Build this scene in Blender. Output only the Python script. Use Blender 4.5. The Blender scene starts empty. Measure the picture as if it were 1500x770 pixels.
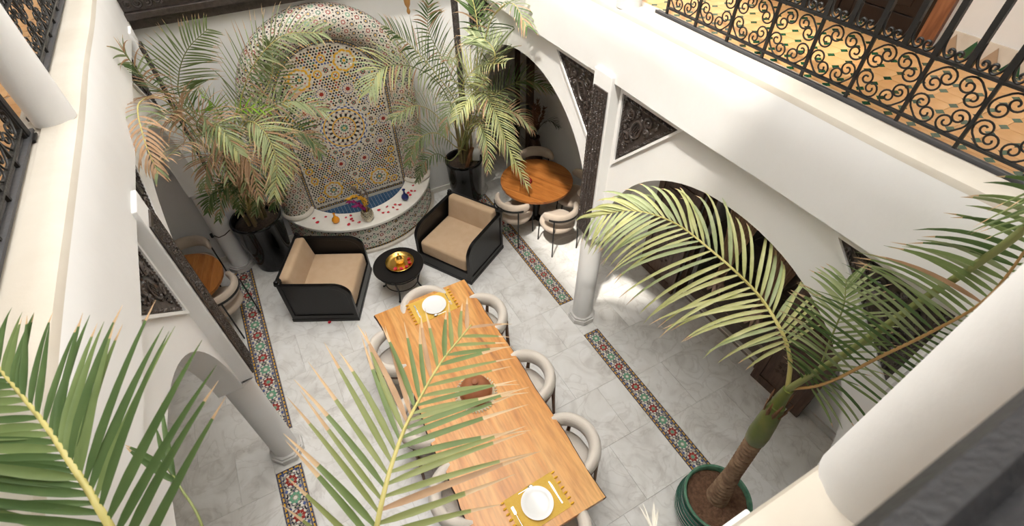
import bpy, math, random
from mathutils import Vector, Matrix
import numpy as np
S = bpy.context.scene
C = S.collection
PI = math.pi
random.seed(7)
sin, cos = math.sin, math.cos

# ------------------------------------------------------------------ camera, sky, sun, exposure
FPX, PITCH, ROLL, YAW = 727.63, math.radians(45.711), math.radians(-0.714), math.radians(28.347)
CAM = np.array([0.0, 0.0, 5.2])
_d = np.array([sin(YAW) * cos(PITCH), cos(YAW) * cos(PITCH), -sin(PITCH)])
_r = np.array([cos(YAW), -sin(YAW), 0.0])
_u = np.cross(_r, _d)
_rt = cos(ROLL) * _r + sin(ROLL) * _u
_up = -sin(ROLL) * _r + cos(ROLL) * _u
cd = bpy.data.cameras.new('camera'); cam = bpy.data.objects.new('camera', cd); C.objects.link(cam)
cam.matrix_world = Matrix(((_rt[0], _up[0], -_d[0], 0), (_rt[1], _up[1], -_d[1], 0), (_rt[2], _up[2], -_d[2], 5.2), (0, 0, 0, 1)))
cd.sensor_width = 36.0; cd.lens = FPX / 1500 * 36; cd.clip_start = 0.02
cd.dof.use_dof = True; cd.dof.focus_distance = 4.2; cd.dof.aperture_fstop = cd.lens / 4.0
S.camera = cam
w = bpy.data.worlds.new('sky'); S.world = w; w.use_nodes = True
bg = w.node_tree.nodes['Background']; bg.inputs[0].default_value = (1.0, 0.985, 0.96, 1); bg.inputs[1].default_value = 7.7
sl = bpy.data.lights.new('sun', 'SUN'); sl.energy = 4.6; sl.angle = math.radians(2.5); sl.color = (1.0, .95, .86)
sun = bpy.data.objects.new('sun', sl); C.objects.link(sun)
sun.rotation_euler = Vector((-1.0, -.84, 2.62)).to_track_quat('Z', 'Y').to_euler()
S.view_settings.view_transform = 'Standard'; S.view_settings.look = 'None'
S.view_settings.exposure = 0.0; S.view_settings.gamma = 1.0
S.view_settings.use_curve_mapping = False


def ray(x, y):
    return _rt * ((x - 750) / FPX) - _up * ((y - 385) / FPX) + _d
def atx(x, y, X):
    d = ray(x, y); return Vector(CAM + d * (X / d[0]))
def aty(x, y, Y):
    d = ray(x, y); return Vector(CAM + d * (Y / d[1]))
def atz(x, y, Z):
    d = ray(x, y); return Vector(CAM + d * ((Z - 5.2) / d[2]))

# ------------------------------------------------------------------ materials
def mat(name, col, rough=0.6, metal=0.0, bump=0.0, bscale=40, col2=None, cscale=6, coat=0.0, stretch=None, lo=.35, hi=.65, detail=4, spec=0.5, sheen=0, trans=0.0):
    m = bpy.data.materials.new(name); m.use_nodes = True
    nt = m.node_tree; N = nt.nodes; L = nt.links
    b = N['Principled BSDF']
    b.inputs['Base Color'].default_value = (*col, 1); b.inputs['Roughness'].default_value = rough
    b.inputs['Metallic'].default_value = metal; b.inputs['Coat Weight'].default_value = coat
    b.inputs['Specular IOR Level'].default_value = spec
    b.inputs['Sheen Weight'].default_value = sheen
    tc = N.new('ShaderNodeTexCoord'); src = tc.outputs['Object']
    if stretch:
        mp = N.new('ShaderNodeMapping'); mp.inputs['Scale'].default_value = stretch
        L.new(src, mp.inputs[0]); src = mp.outputs[0]
    if col2 is not None:
        n = N.new('ShaderNodeTexNoise'); n.inputs['Scale'].default_value = cscale; n.inputs['Detail'].default_value = detail
        L.new(src, n.inputs['Vector'])
        r = N.new('ShaderNodeValToRGB'); r.color_ramp.elements[0].position = lo; r.color_ramp.elements[1].position = hi
        r.color_ramp.elements[0].color = (*col, 1); r.color_ramp.elements[1].color = (*col2, 1)
        L.new(n.outputs[0], r.inputs[0]); L.new(r.outputs[0], b.inputs['Base Color'])
    if bump:
        n2 = N.new('ShaderNodeTexNoise'); n2.inputs['Scale'].default_value = bscale; n2.inputs['Detail'].default_value = 5
        L.new(src, n2.inputs['Vector'])
        bp = N.new('ShaderNodeBump'); bp.inputs['Strength'].default_value = bump; bp.inputs['Distance'].default_value = 0.02
        L.new(n2.outputs[0], bp.inputs['Height']); L.new(bp.outputs[0], b.inputs['Normal'])
    if trans:
        t = N.new('ShaderNodeBsdfTranslucent'); mx = N.new('ShaderNodeMixShader'); mx.inputs[0].default_value = trans
        t.inputs['Color'].default_value = (*[min(1, c * 1.5) for c in col], 1)
        L.new(b.outputs[0], mx.inputs[1]); L.new(t.outputs[0], mx.inputs[2])
        L.new(mx.outputs[0], N['Material Output'].inputs[0])
    return m

plaster = mat('white_plaster', (.80, .795, .785), .75, bump=.12, bscale=14, col2=(.76, .75, .735), cscale=1.5, spec=.25)
ledgem = mat('cream_ledge_plaster', (.62, .575, .50), .6, bump=.1, bscale=20, col2=(.56, .505, .425), cscale=2.2, spec=.3)
ceilm = mat('ceiling_plaster', (.78, .765, .73), .8, spec=.2)
lacquer = mat('black_lacquer', (.010, .009, .009), .30, bump=.02, bscale=30, spec=.3)
iron = mat('wrought_iron', (.025, .024, .023), .42, metal=.35, bump=.15, bscale=60)
ironlight = mat('iron_track', (.10, .10, .105), .45, metal=.3, bump=.1, bscale=40)
carved = mat('dark_carved_wood', (.030, .022, .019), .30, bump=.2, bscale=70, col2=(.06, .046, .04), cscale=25, coat=.25)
darkwood = mat('dark_stained_wood', (.065, .033, .022), .42, bump=.12, bscale=30, col2=(.12, .065, .042), cscale=4, stretch=(9, 9, 1.2))
redwood = mat('reddish_wood', (.16, .055, .022), .4, bump=.12, bscale=30, col2=(.28, .11, .045), cscale=4, stretch=(9, 9, 1.2))
boucle = mat('cream_boucle', (.80, .725, .64), .95, bump=.5, bscale=150, sheen=.3, spec=.1)
boucle2 = mat('beige_boucle', (.55, .45, .36), .95, bump=.5, bscale=150, sheen=.3, spec=.1)
linen = mat('tan_linen', (.56, .40, .26), .9, bump=.25, bscale=220, sheen=.1, col2=(.53, .37, .235), cscale=9, spec=.15)
walnut = mat('walnut', (.13, .055, .025), .45, col2=(.21, .10, .045), cscale=6, stretch=(8, 8, 1))
stone = mat('pale_stone', (.62, .56, .48), .5, bump=.1, bscale=30, col2=(.70, .64, .56), cscale=10)
rimarble = mat('cream_marble', (.80, .77, .71), .3, col2=(.74, .70, .63), cscale=7)
plinthm = mat('grey_marble_plinth', (.60, .58, .55), .35, col2=(.70, .68, .66), cscale=10)
blackpot = mat('black_glazed_ceramic', (.006, .006, .007), .10, spec=.35)
greenpot = mat('green_glazed_ceramic', (.012, .07, .05), .16, coat=.7, col2=(.02, .11, .075), cscale=6)
greenrim = mat('worn_green_rim', (.06, .17, .11), .3, col2=(.12, .26, .17), cscale=20)
soil = mat('soil', (.09, .042, .022), .95, bump=1.0, bscale=45, col2=(.17, .09, .05), cscale=30)
darksoil = mat('dark_soil', (.035, .022, .015), .95, bump=1.0, bscale=45, col2=(.07, .045, .03), cscale=30)
brass = mat('brass', (.78, .50, .14), .22, metal=1.0, bump=.1, bscale=50)
gold = mat('engraved_gold', (.85, .60, .18), .25, metal=1.0, bump=.6, bscale=90)
steel = mat('cutlery_steel', (.75, .74, .72), .2, metal=1.0)
china = mat('white_china', (.90, .90, .89), .18)
yellowcloth = mat('yellow_cloth', (.80, .47, .06), .9, bump=.4, bscale=180, col2=(.86, .58, .14), cscale=60, stretch=(14, 1, 1))
tassel = mat('yellow_tassel', (.82, .45, .03), .9)
terracotta = mat('terracotta_clay', (.33, .115, .05), .55, bump=.12, bscale=25, col2=(.40, .155, .07), cscale=5)
wicker = mat('pale_straw', (.72, .62, .44), .9, bump=.5, bscale=90)
petalm = mat('rose_petal', (.52, .008, .025), .6)
orangegl = mat('orange_glaze', (.82, .30, .01), .2, coat=.6)
bluegl = mat('cobalt_glaze', (.012, .02, .13), .12, coat=.7)
silverm = mat('mercury_silver', (.66, .60, .46), .25, metal=.85, bump=.3, bscale=60)
purple = mat('magenta_pampas', (.33, .02, .14), .9, trans=.2)
ochre = mat('ochre_flower', (.78, .42, .04), .85, trans=.2)
greyfl = mat('grey_dried_flower', (.17, .13, .10), .9)
maroon = mat('dark_red_glaze', (.16, .012, .012), .25, coat=.5)
pampasm = mat('brown_pampas', (.19, .09, .055), .95)
darkleaf = mat('dark_dried_leaf', (.035, .045, .03), .8)
tilebrown = mat('brown_floor_tile', (.27, .225, .19), .35, col2=(.33, .275, .235), cscale=3)
terratile = mat('terracotta_tile', (.62, .32, .12), .42, col2=(.74, .44, .20), cscale=5, bump=.08, bscale=20)
greentile = mat('green_glazed_tile', (.012, .085, .035), .2, coat=.4)
groutm = mat('grout', (.42, .36, .29), .9)
curtainm = mat('tan_curtain', (.55, .37, .25), .9, bump=.15, bscale=100, trans=.15)
curtain2 = mat('rosy_beige_cloth', (.60, .42, .33), .9, bump=.3, bscale=60)
graniterail = mat('black_painted_rail', (.022, .022, .024), .5, bump=.25, bscale=120, spec=.35)
copper = mat('turned_brass_wood', (.42, .22, .07), .4, metal=.3)

def marble_mat():
    m = bpy.data.materials.new('white_veined_marble'); m.use_nodes = True
    N = m.node_tree.nodes; L = m.node_tree.links; b = N['Principled BSDF']
    tc = N.new('ShaderNodeTexCoord'); oi = N.new('ShaderNodeObjectInfo')
    vm = N.new('ShaderNodeVectorMath'); vm.operation = 'SCALE'; vm.inputs['Scale'].default_value = 37
    cx = N.new('ShaderNodeCombineXYZ')
    for i in range(3): L.new(oi.outputs['Random'], cx.inputs[i])
    L.new(cx.outputs[0], vm.inputs[0])
    ad = N.new('ShaderNodeVectorMath'); L.new(tc.outputs['Object'], ad.inputs[0]); L.new(vm.outputs[0], ad.inputs[1])
    n1 = N.new('ShaderNodeTexNoise'); n1.inputs['Scale'].default_value = 3.2; n1.inputs['Detail'].default_value = 8; n1.inputs['Distortion'].default_value = 1.1
    L.new(ad.outputs[0], n1.inputs['Vector'])
    r1 = N.new('ShaderNodeValToRGB'); e = r1.color_ramp.elements
    e[0].position = .33; e[0].color = (.66, .635, .60, 1); e[1].position = .66; e[1].color = (.84, .825, .80, 1)
    k = e.new(.46); k.color = (.77, .75, .715, 1)
    L.new(n1.outputs[0], r1.inputs[0])
    n2 = N.new('ShaderNodeTexNoise'); n2.inputs['Scale'].default_value = 2.2; n2.inputs['Detail'].default_value = 10; n2.inputs['Distortion'].default_value = 2.2
    L.new(ad.outputs[0], n2.inputs['Vector'])
    r2 = N.new('ShaderNodeValToRGB'); e = r2.color_ramp.elements
    e[0].position = .465; e[0].color = (1, 1, 1, 1); e[1].position = .535; e[1].color = (1, 1, 1, 1)
    k = e.new(.5); k.color = (.84, .825, .81, 1)
    L.new(n2.outputs[0], r2.inputs[0])
    mx = N.new('ShaderNodeMix'); mx.data_type = 'RGBA'; mx.blend_type = 'MULTIPLY'; mx.inputs[0].default_value = .75
    L.new(r1.outputs[0], mx.inputs[6]); L.new(r2.outputs[0], mx.inputs[7])
    L.new(mx.outputs[2], b.inputs['Base Color']); b.inputs['Roughness'].default_value = .28
    return m
marble = marble_mat()

def table_mat(name, A, B, D, ax=1, sc=1.0):
    m = bpy.data.materials.new(name); m.use_nodes = True
    N = m.node_tree.nodes; L = m.node_tree.links; b = N['Principled BSDF']
    tc = N.new('ShaderNodeTexCoord'); oi = N.new('ShaderNodeObjectInfo')
    vm = N.new('ShaderNodeVectorMath'); vm.operation = 'SCALE'; vm.inputs['Scale'].default_value = 23
    cx = N.new('ShaderNodeCombineXYZ'); [L.new(oi.outputs['Random'], cx.inputs[i]) for i in range(3)]
    L.new(cx.outputs[0], vm.inputs[0])
    ad = N.new('ShaderNodeVectorMath'); L.new(tc.outputs['Object'], ad.inputs[0]); L.new(vm.outputs[0], ad.inputs[1])
    mp = N.new('ShaderNodeMapping'); mp.inputs['Scale'].default_value = (5 * sc, .55 * sc, 5 * sc) if ax == 1 else (1 * sc, 5 * sc, 5 * sc)
    L.new(ad.outputs[0], mp.inputs[0])
    n1 = N.new('ShaderNodeTexNoise'); n1.inputs['Scale'].default_value = 1.3; n1.inputs['Detail'].default_value = 6; n1.inputs['Distortion'].default_value = .8
    L.new(mp.outputs[0], n1.inputs['Vector'])
    r = N.new('ShaderNodeValToRGB'); e = r.color_ramp.elements
    e[0].position = .28; e[0].color = (*D, 1); e[1].position = .72; e[1].color = (*B, 1); k = e.new(.40); k.color = (*A, 1)
    L.new(n1.outputs[0], r.inputs[0])
    n2 = N.new('ShaderNodeTexNoise'); n2.inputs['Scale'].default_value = 9; n2.inputs['Detail'].default_value = 5
    L.new(mp.outputs[0], n2.inputs['Vector'])
    r2 = N.new('ShaderNodeValToRGB'); e = r2.color_ramp.elements
    e[0].position = .3; e[0].color = (.72, .66, .6, 1); e[1].position = .6; e[1].color = (1, 1, 1, 1)
    L.new(n2.outputs[0], r2.inputs[0])
    mx = N.new('ShaderNodeMix'); mx.data_type = 'RGBA'; mx.blend_type = 'MULTIPLY'; mx.inputs[0].default_value = .8
    L.new(r.outputs[0], mx.inputs[6]); L.new(r2.outputs[0], mx.inputs[7]); L.new(mx.outputs[2], b.inputs['Base Color'])
    b.inputs['Roughness'].default_value = .32
    return m
tablewood = table_mat('honey_live_edge_wood', (.70, .30, .07), (.85, .47, .16), (.40, .16, .055))
roundwood = table_mat('amber_plank_wood', (.31, .105, .022), (.42, .165, .042), (.13, .04, .011), sc=1.6)
bark = mat('dark_live_edge', (.06, .03, .02), .8, bump=.6, bscale=40)

# mosaic colours
MC = {}
for k, c in dict(white=(.80, .76, .68), black=(.018, .016, .018), navy=(.03, .04, .11), blue=(.07, .11, .30), yellow=(.80, .44, .02), green=(.03, .16, .085),
                 mint=(.15, .38, .24), red=(.34, .03, .02), pink=(.58, .36, .28), cream=(.66, .55, .38), dgreen=(.02, .07, .04), grey=(.40, .37, .33)).items():
    MC[k] = mat('zellige_' + k, c, .3, coat=.15)
MKEYS = list(MC)
poolblue = mat('pool_blue_tile', (.025, .065, .135), .2, col2=(.04, .09, .17), cscale=9, coat=.4)

def leafmat(name, c, c2, tr=.35, rough=.4):
    m = mat(name, c, rough, col2=c2, cscale=9, trans=tr, spec=.25)
    return m
lf_dark = leafmat('palm_leaf_deep_green', (.075, .13, .045), (.11, .17, .06))
lf_mid = leafmat('palm_leaf_green', (.15, .21, .075), (.21, .28, .11))
lf_pale = leafmat('palm_leaf_pale_green', (.34, .40, .20), (.44, .48, .27), .3)
lf_olive = leafmat('palm_leaf_olive', (.24, .28, .10), (.31, .34, .14))
lf_lime = leafmat('palm_leaf_yellow_green', (.46, .48, .20), (.56, .56, .28), .3)
lf_bleach = leafmat('bleached_leaf_tip', (.82, .78, .68), (.76, .72, .62), .2, .8)
lf_bright = leafmat('young_leaf_bright_green', (.22, .42, .03), (.30, .50, .05))
lf_sage = leafmat('palm_leaf_sage', (.20, .25, .12), (.28, .32, .17))
lf_dry = leafmat('dry_palm_leaf', (.38, .235, .14), (.50, .335, .205), .25, .8)
lf_tip = leafmat('dry_leaf_tip', (.64, .48, .30), (.52, .35, .20), .2, .8)
rachm = mat('leaf_stalk_green', (.22, .25, .08), .45)
rachy = mat('leaf_stalk_yellow', (.48, .42, .14), .5)
racho = mat('leaf_stalk_orange', (.47, .28, .10), .5)
trunkm = mat('ringed_palm_trunk', (.19, .11, .065), .85, bump=.6, bscale=40, col2=(.33, .22, .135), cscale=14)
shaftm = mat('green_crownshaft', (.09, .13, .02), .4, col2=(.16, .17, .04), cscale=6)
huskm = mat('dry_husk', (.16, .075, .035), .9, bump=.6, bscale=40)

# ------------------------------------------------------------------ mesh helpers
class MB:
    def __init__(s): s.v = []; s.f = []; s.m = []
    def add(s, vs, fs, mi=0):
        o = len(s.v); s.v.extend([tuple(p) for p in vs])
        for f in fs: s.f.append(tuple(i + o for i in f)); s.m.append(mi)
    def box(s, lo, hi, mi=0, M=None):
        (a, b, c), (d, e, f) = lo, hi
        vs = [Vector(p) for p in ((a, b, c), (d, b, c), (d, e, c), (a, e, c), (a, b, f), (d, b, f), (d, e, f), (a, e, f))]
        if M is not None: vs = [M @ p for p in vs]
        s.add(vs, [(0, 3, 2, 1), (4, 5, 6, 7), (0, 1, 5, 4), (1, 2, 6, 5), (2, 3, 7, 6), (3, 0, 4, 7)], mi)
    def cbox(s, c, size, mi=0, M=None):
        s.box([c[i] - size[i] / 2 for i in range(3)], [c[i] + size[i] / 2 for i in range(3)], mi, M)
    def loops(s, L, mi=0, closed=True, cap0=True, cap1=True):
        n = len(L[0]); o = len(s.v)
        for l in L: s.v.extend([tuple(p) for p in l])
        for i in range(len(L) - 1):
            for j in range(n if closed else n - 1):
                a = o + i * n + j; b = o + i * n + (j + 1) % n
                s.f.append((a, b, b + n, a + n)); s.m.append(mi)
        if cap0: s.f.append(tuple(o + j for j in range(n))[::-1]); s.m.append(mi)
        if cap1: s.f.append(tuple(o + (len(L) - 1) * n + j for j in range(n))); s.m.append(mi)
    def tube(s, P, r, n=6, mi=0, caps=True, flat=None):
        P = [Vector(p) for p in P]; m = len(P)
        R = r if isinstance(r, (list, tuple)) else [r] * m
        T = [(P[min(i + 1, m - 1)] - P[max(i - 1, 0)]).normalized() for i in range(m)]
        a = Vector((0, 0, 1)) if abs(T[0].z) < .9 else Vector((1, 0, 0))
        U = (a - T[0] * a.dot(T[0])).normalized(); L = []
        for i in range(m):
            U = (U - T[i] * U.dot(T[i])).normalized(); W = T[i].cross(U)
            fx = flat or 1.0
            L.append([P[i] + (U * cos(2 * PI * k / n) * fx + W * sin(2 * PI * k / n)) * R[i] for k in range(n)])
        s.loops(L, mi, True, caps, caps)
    def lathe(s, prof, n=32, c=(0, 0, 0), mi=0, cap0=True, cap1=True):
        L = [[(c[0] + r * cos(2 * PI * k / n), c[1] + r * sin(2 * PI * k / n), c[2] + z) for k in range(n)] for r, z in prof]
        s.loops(L, mi, True, cap0, cap1)
    def prism(s, poly, z0, z1, mi=0, M=None):
        n = len(poly)
        vs = [Vector((x, y, z0)) for x, y in poly] + [Vector((x, y, z1)) for x, y in poly]
        if M is not None: vs = [M @ p for p in vs]
        s.add(vs, [tuple(range(n))[::-1], tuple(range(n, 2 * n))] + [(i, (i + 1) % n, n + (i + 1) % n, n + i) for i in range(n)], mi)
    def mesh(s, name, mats, smooth=None):
        me = bpy.data.meshes.new(name); me.from_pydata(s.v, [], s.f)
        for m in (mats if isinstance(mats, (list, tuple)) else [mats]): me.materials.append(m)
        if any(s.m): me.polygons.foreach_set('material_index', s.m)
        me.update()
        if smooth is not None:
            me.shade_smooth()
            if smooth < 180: me.set_sharp_from_angle(angle=math.radians(smooth))
        return me
    def build(s, name, mats, parent=None, smooth=None, bevel=0, loc=None, fix=False):
        me = s.mesh(name, mats, smooth)
        if fix:
            import bmesh
            bm = bmesh.new(); bm.from_mesh(me); bmesh.ops.recalc_face_normals(bm, faces=bm.faces); bm.to_mesh(me); bm.free()
        return link(name, me, parent, loc, bevel)

def link(name, me, parent=None, loc=None, bevel=0):
    o = bpy.data.objects.new(name, me); C.objects.link(o)
    if parent is not None: o.parent = parent
    if loc is not None: o.location = loc
    if bevel:
        b = o.modifiers.new('bevel', 'BEVEL'); b.width = bevel; b.segments = 2; b.limit_method = 'ANGLE'
    return o

def tag(o, label=None, cat=None, group=None, kind=None):
    if label: o['label'] = label
    if cat: o['category'] = cat
    if group: o['group'] = group
    if kind: o['kind'] = kind
    return o
def thing(name, label, cat, loc=(0, 0, 0), rz=0, group=None):
    o = bpy.data.objects.new(name, None); C.objects.link(o); o.empty_display_size = .1
    o.location = loc; o.rotation_euler = (0, 0, rz)
    return tag(o, label, cat, group)
def struct(name, mb, mats, parent=None, smooth=None, bevel=0, label=None, cat=None):
    o = mb.build(name, mats, parent, smooth, bevel)
    if parent is None: tag(o, label, cat, None, 'structure')
    return o
def dup(o, parent=None, loc=None, rz=None, label=None, group=None):
    c = o.copy(); C.objects.link(c)
    if parent is not None: c.parent = parent
    if loc is not None: c.location = loc
    if rz is not None: c.rotation_euler = (0, 0, rz)
    if label: c['label'] = label
    if group: c['group'] = group
    for ch in list(o.children): dup(ch, c)
    return c
def spline(P, n):
    P = [Vector(p) for p in P]; Q = [P[0] * 2 - P[1]] + P + [P[-1] * 2 - P[-2]]; out = []
    m = len(P) - 1
    for i in range(n):
        t = i / (n - 1) * m; k = min(int(t), m - 1); u = t - k
        a, b, c, d = Q[k:k + 4]
        out.append(.5 * ((2 * b) + (c - a) * u + (2 * a - 5 * b + 4 * c - d) * u * u + (3 * b - a - 3 * c + d) * u ** 3))
    return out

# ------------------------------------------------------------------ setting: floor
XL, XR, YF, ZB, ZT = -.875, 2.60, 6.57, 3.30, 3.87      # courtyard faces, fountain wall, band bottom and top
XC = (XL + XR) / 2
fl = MB(); fl.box((-2.6, -1.7, -.12), (4.3, 8.3, -.012))
floor = struct('floor', fl, groutm, label='white veined marble courtyard floor laid in large slabs', cat='floor')
strips = [(-1.21, -.945, .2, 2.985, 'l'), (-1.21, -.945, 3.43, 6.24, 'l'), (2.585, 2.805, .75, 2.888, 'r'), (2.585, 2.805, 3.445, 6.24, 'r')]
def slab_rect(x0, x1, y0, y1, sx, sy, off):
    ny = max(1, round((y1 - y0) / sy)); dy = (y1 - y0) / ny
    for j in range(ny):
        nx = max(1, round((x1 - x0) / sx)); dx = (x1 - x0) / nx
        xs = [x0 + i * dx for i in range(nx + 1)]
        if off and j % 2 and nx > 1: xs = [x0] + [x + dx / 2 for x in xs[:-1]] + [x1]
        for a, b in zip(xs[:-1], xs[1:]):
            yield a, b, y0 + j * dy, y0 + (j + 1) * dy
slabs = {}
def add_slab(a, b, c, d):
    k = (round(b - a, 3), round(d - c, 3))
    if k not in slabs:
        m = MB(); hx, hy = k[0] / 2 - .0012, k[1] / 2 - .0012
        m.box((-hx, -hy, -.012), (hx, hy, 0)); slabs[k] = m.mesh('marble_slab', marble)
    link('marble_slab', slabs[k], floor, ((a + b) / 2, (c + d) / 2, random.uniform(-.0008, 0)))
for (a, b, c, d) in list(slab_rect(-.945, 2.585, -1.6, 6.6, .58, .62, True)) + list(slab_rect(2.805, 4.3, -1.6, 8.25, .75, .62, True)) + list(slab_rect(-2.6, -1.21, -1.6, 6.6, .7, .62, True)):
    add_slab(a, b, c, d)
for x0, x1 in ((-1.21, -.945), (2.585, 2.805)):
    ys = sorted([s for st in strips if st[0] == x0 for s in st[2:4]])
    for c, d in ((-1.6, ys[0]), (ys[1], ys[2]), (ys[3], 6.6)): add_slab(x0, x1, c, d)

def mpiece(B, poly, key, f, h=.0025):
    """one mosaic piece: polygon poly in 2D, mapped by f(u, v, height)"""
    n = len(poly)
    cx = sum(p[0] for p in poly) / n; cy = sum(p[1] for p in poly) / n
    vs = [f(x, y, 0) for x, y in poly] + [f(cx + (x - cx) * .9, cy + (y - cy) * .9, h) for x, y in poly]
    B.add(vs, [tuple(range(n, 2 * n))] + [(i, (i + 1) % n, n + (i + 1) % n, n + i) for i in range(n)], MKEYS.index(key))
def ngon(cx, cy, r, n, a0=0):
    return [(cx + r * cos(a0 + 2 * PI * k / n), cy + r * sin(a0 + 2 * PI * k / n)) for k in range(n)]
def pol(cx, cy, r, a): return (cx + r * cos(a), cy + r * sin(a))
def ring(B, f, cx, cy, r0, r1, n, keys, shape='trap', a0=0, gap=.12):
    for k in range(n):
        a = a0 + 2 * PI * k / n; h = PI / n * (1 - gap); key = keys[k % len(keys)]
        if shape == 'trap': p = [pol(cx, cy, r0, a - h), pol(cx, cy, r1, a - h), pol(cx, cy, r1, a + h), pol(cx, cy, r0, a + h)]
        elif shape == 'kite': p = [pol(cx, cy, r0, a), pol(cx, cy, (r0 + r1) / 2 + (r1 - r0) * .1, a - h), pol(cx, cy, r1, a), pol(cx, cy, (r0 + r1) / 2 + (r1 - r0) * .1, a + h)]
        elif shape == 'tri': p = [pol(cx, cy, r0, a - h), pol(cx, cy, r1, a), pol(cx, cy, r0, a + h)]
        else: p = ngon(*pol(cx, cy, (r0 + r1) / 2, a), (r1 - r0) / 2, 6, a)
        if (p[1][0] - p[0][0]) * (p[2][1] - p[0][1]) - (p[1][1] - p[0][1]) * (p[2][0] - p[0][0]) < 0: p = p[::-1]
        mpiece(B, p, key, f)

def floor_strip(x0, x1, y0, y1):
    w = x1 - x0; L = y1 - y0
    b = MB(); b.box((x0 + .001, y0 + .001, -.012), (x1 - .001, y1 - .001, -.0025))
    st = b.build('mosaic_strip', groutm, floor)
    B = MB(); f = lambda u, v, h: (x0 + u, y0 + v, -.0025 + h)
    bw = w * .055
    for ins, key, pitch in ((.2, ('navy',), .030), (1.1, ('yellow', 'yellow', 'navy'), .018), (2.2, ('navy',), .030)):
        q = ins * bw
        for horiz in (0, 1):
            Ln = w if horiz else L
            n = int((Ln - 2 * q) / pitch); d = (Ln - 2 * q) / n
            for k in range(n):
                t0, t1 = q + k * d + .001, q + (k + 1) * d - .001
                kk = key[k % len(key)]
                for side in (0, 1):
                    e0 = q if not side else (L if horiz else w) - q - bw * .85
                    e1 = e0 + bw * (1.05 if 'yellow' in key else .7)
                    if horiz: p = [(t0, e0), (t1, e0), (t1, e1), (t0, e1)]
                    else: p = [(e0, t0), (e1, t0), (e1, t1), (e0, t1)]
                    mpiece(B, p, kk, f)
    m0 = 3.2 * bw; iw = w - 2 * m0; n = max(1, round((L - 2 * m0) / (iw * 1.12))); d = (L - 2 * m0) / n
    for k in range(n):
        cx, cy = w / 2, m0 + (k + .5) * d; c = 'red' if k % 2 else 'mint'; R = iw * .58
        mpiece(B, ngon(cx, cy, R * .2, 8), 'mint' if k % 2 else 'white', f)
        ring(B, f, cx, cy, R * .20, R * .66, 8, [c], 'kite', 0, -.1)
        ring(B, f, cx, cy, R * .50, R * .74, 8, ['white'], 'kite', PI / 8, .15)
        ring(B, f, cx, cy, R * .76, R * .86, 12, ['navy'], 'trap', 0, .3)
        ring(B, f, cx, cy, R * .62, R * .74, 8, ['navy'], 'tri', 0, .4)
        for sx in (-1, 1):
            X = cx + sx * iw * .40
            mpiece(B, ngon(X, cy + d * .28, R * .16, 6), 'white', f); mpiece(B, ngon(X, cy - d * .28, R * .16, 6), 'white', f)
            for sy in (-1, 1):
                mpiece(B, ngon(cx + sx * iw * .36, cy + sy * R * .55, R * .17, 6), 'white', f)
                mpiece(B, ngon(cx + sx * iw * .45, cy + sy * R * .33, R * .12, 4), 'navy', f)
                mpiece(B, ngon(cx + sx * iw * .25, cy + sy * d * .43, R * .17, 6), 'white', f)
            mpiece(B, ngon(cx + sx * iw * .40, cy + d * .5, R * .2, 4), 'blue', f)
            mpiece(B, ngon(cx + sx * iw * .12, cy + d * .5, R * .13, 4), 'dgreen', f)
    o = B.build('mosaic_pieces', list(MC.values()), st); o['kind'] = 'stuff'
for a, b, c, d, _ in strips: floor_strip(a, b, c, d)

# ------------------------------------------------------------------ setting: arcades, galleries, walls
def arch_z(y, arches, zs=1.5):
    for c, a, h in arches:
        if abs(y - c) < a: return zs + h * (1 - (abs(y - c) / a) ** 2.1) ** (1 / 2.1)
    return zs
ARCH = [(4.65, 1.4, 1.44), (1.62, 1.38, 1.42)]
def arcade(name, x0, x1, arches, ya, yb, label, swap=False):
    """wall carried on columns, from z 1.5 to the band; swap runs it along x"""
    ys = {ya, yb}
    for c, a, h in arches:
        for k in range(41): ys.add(round(c - a * cos(PI * k / 40), 5))
    ys = sorted(y for y in ys if ya <= y <= yb)
    B = MB(); P = (lambda x, y, z: (y, x, z)) if swap else (lambda x, y, z: (x, y, z))
    zt = 3.45
    for y, y2 in zip(ys[:-1], ys[1:]):
        za, zb = arch_z(y + 1e-6, arches), arch_z(y2 - 1e-6, arches)
        B.add([P(x0, y, za), P(x0, y2, zb), P(x0, y2, zt), P(x0, y, zt), P(x1, y, za), P(x1, y2, zb), P(x1, y2, zt), P(x1, y, zt)],
              [(0, 1, 2, 3), (7, 6, 5, 4), (0, 4, 5, 1), (3, 2, 6, 7)])
    for y in (ya, yb):
        B.add([P(x0, y, 1.5), P(x1, y, 1.5), P(x1, y, zt), P(x0, y, zt)], [(0, 1, 2, 3)])
    import bmesh
    o = B.build(name, plaster, None, 40, fix=False)
    bm = bmesh.new(); bm.from_mesh(o.data); bmesh.ops.remove_doubles(bm, verts=bm.verts, dist=1e-4); bmesh.ops.recalc_face_normals(bm, faces=bm.faces); bm.to_mesh(o.data); bm.free()
    return tag(o, label, 'wall', None, 'structure')
wall_r = arcade('wall_right', 2.68, 2.88, ARCH, -.1, YF, 'white arcade wall with round arches under the right gallery')
wall_l = arcade('wall_left', -1.155, -.955, ARCH, -.1, YF, 'white arcade wall with arches under the left gallery')
wall_f = arcade('wall_front', -.13, .02, [(XC - .87, .75, 1.3), (XC + .87, .75, 1.3)], -1.155, 2.88, 'white arcade wall below the near parapet', True)

def box_struct(name, lo, hi, m, label, cat='wall', bevel=0):
    b = MB(); b.box(lo, hi); return struct(name, b, m, None, None, bevel, label, cat)
bk = MB(); bk.box((-2.6, YF, 0), (2.9, YF + .2, 10))  # carried up out of view past the roofs to cut low-angle sky light
wall_b = struct('wall_back', bk, plaster, label='white plaster wall behind the tiled fountain', cat='wall')
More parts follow.
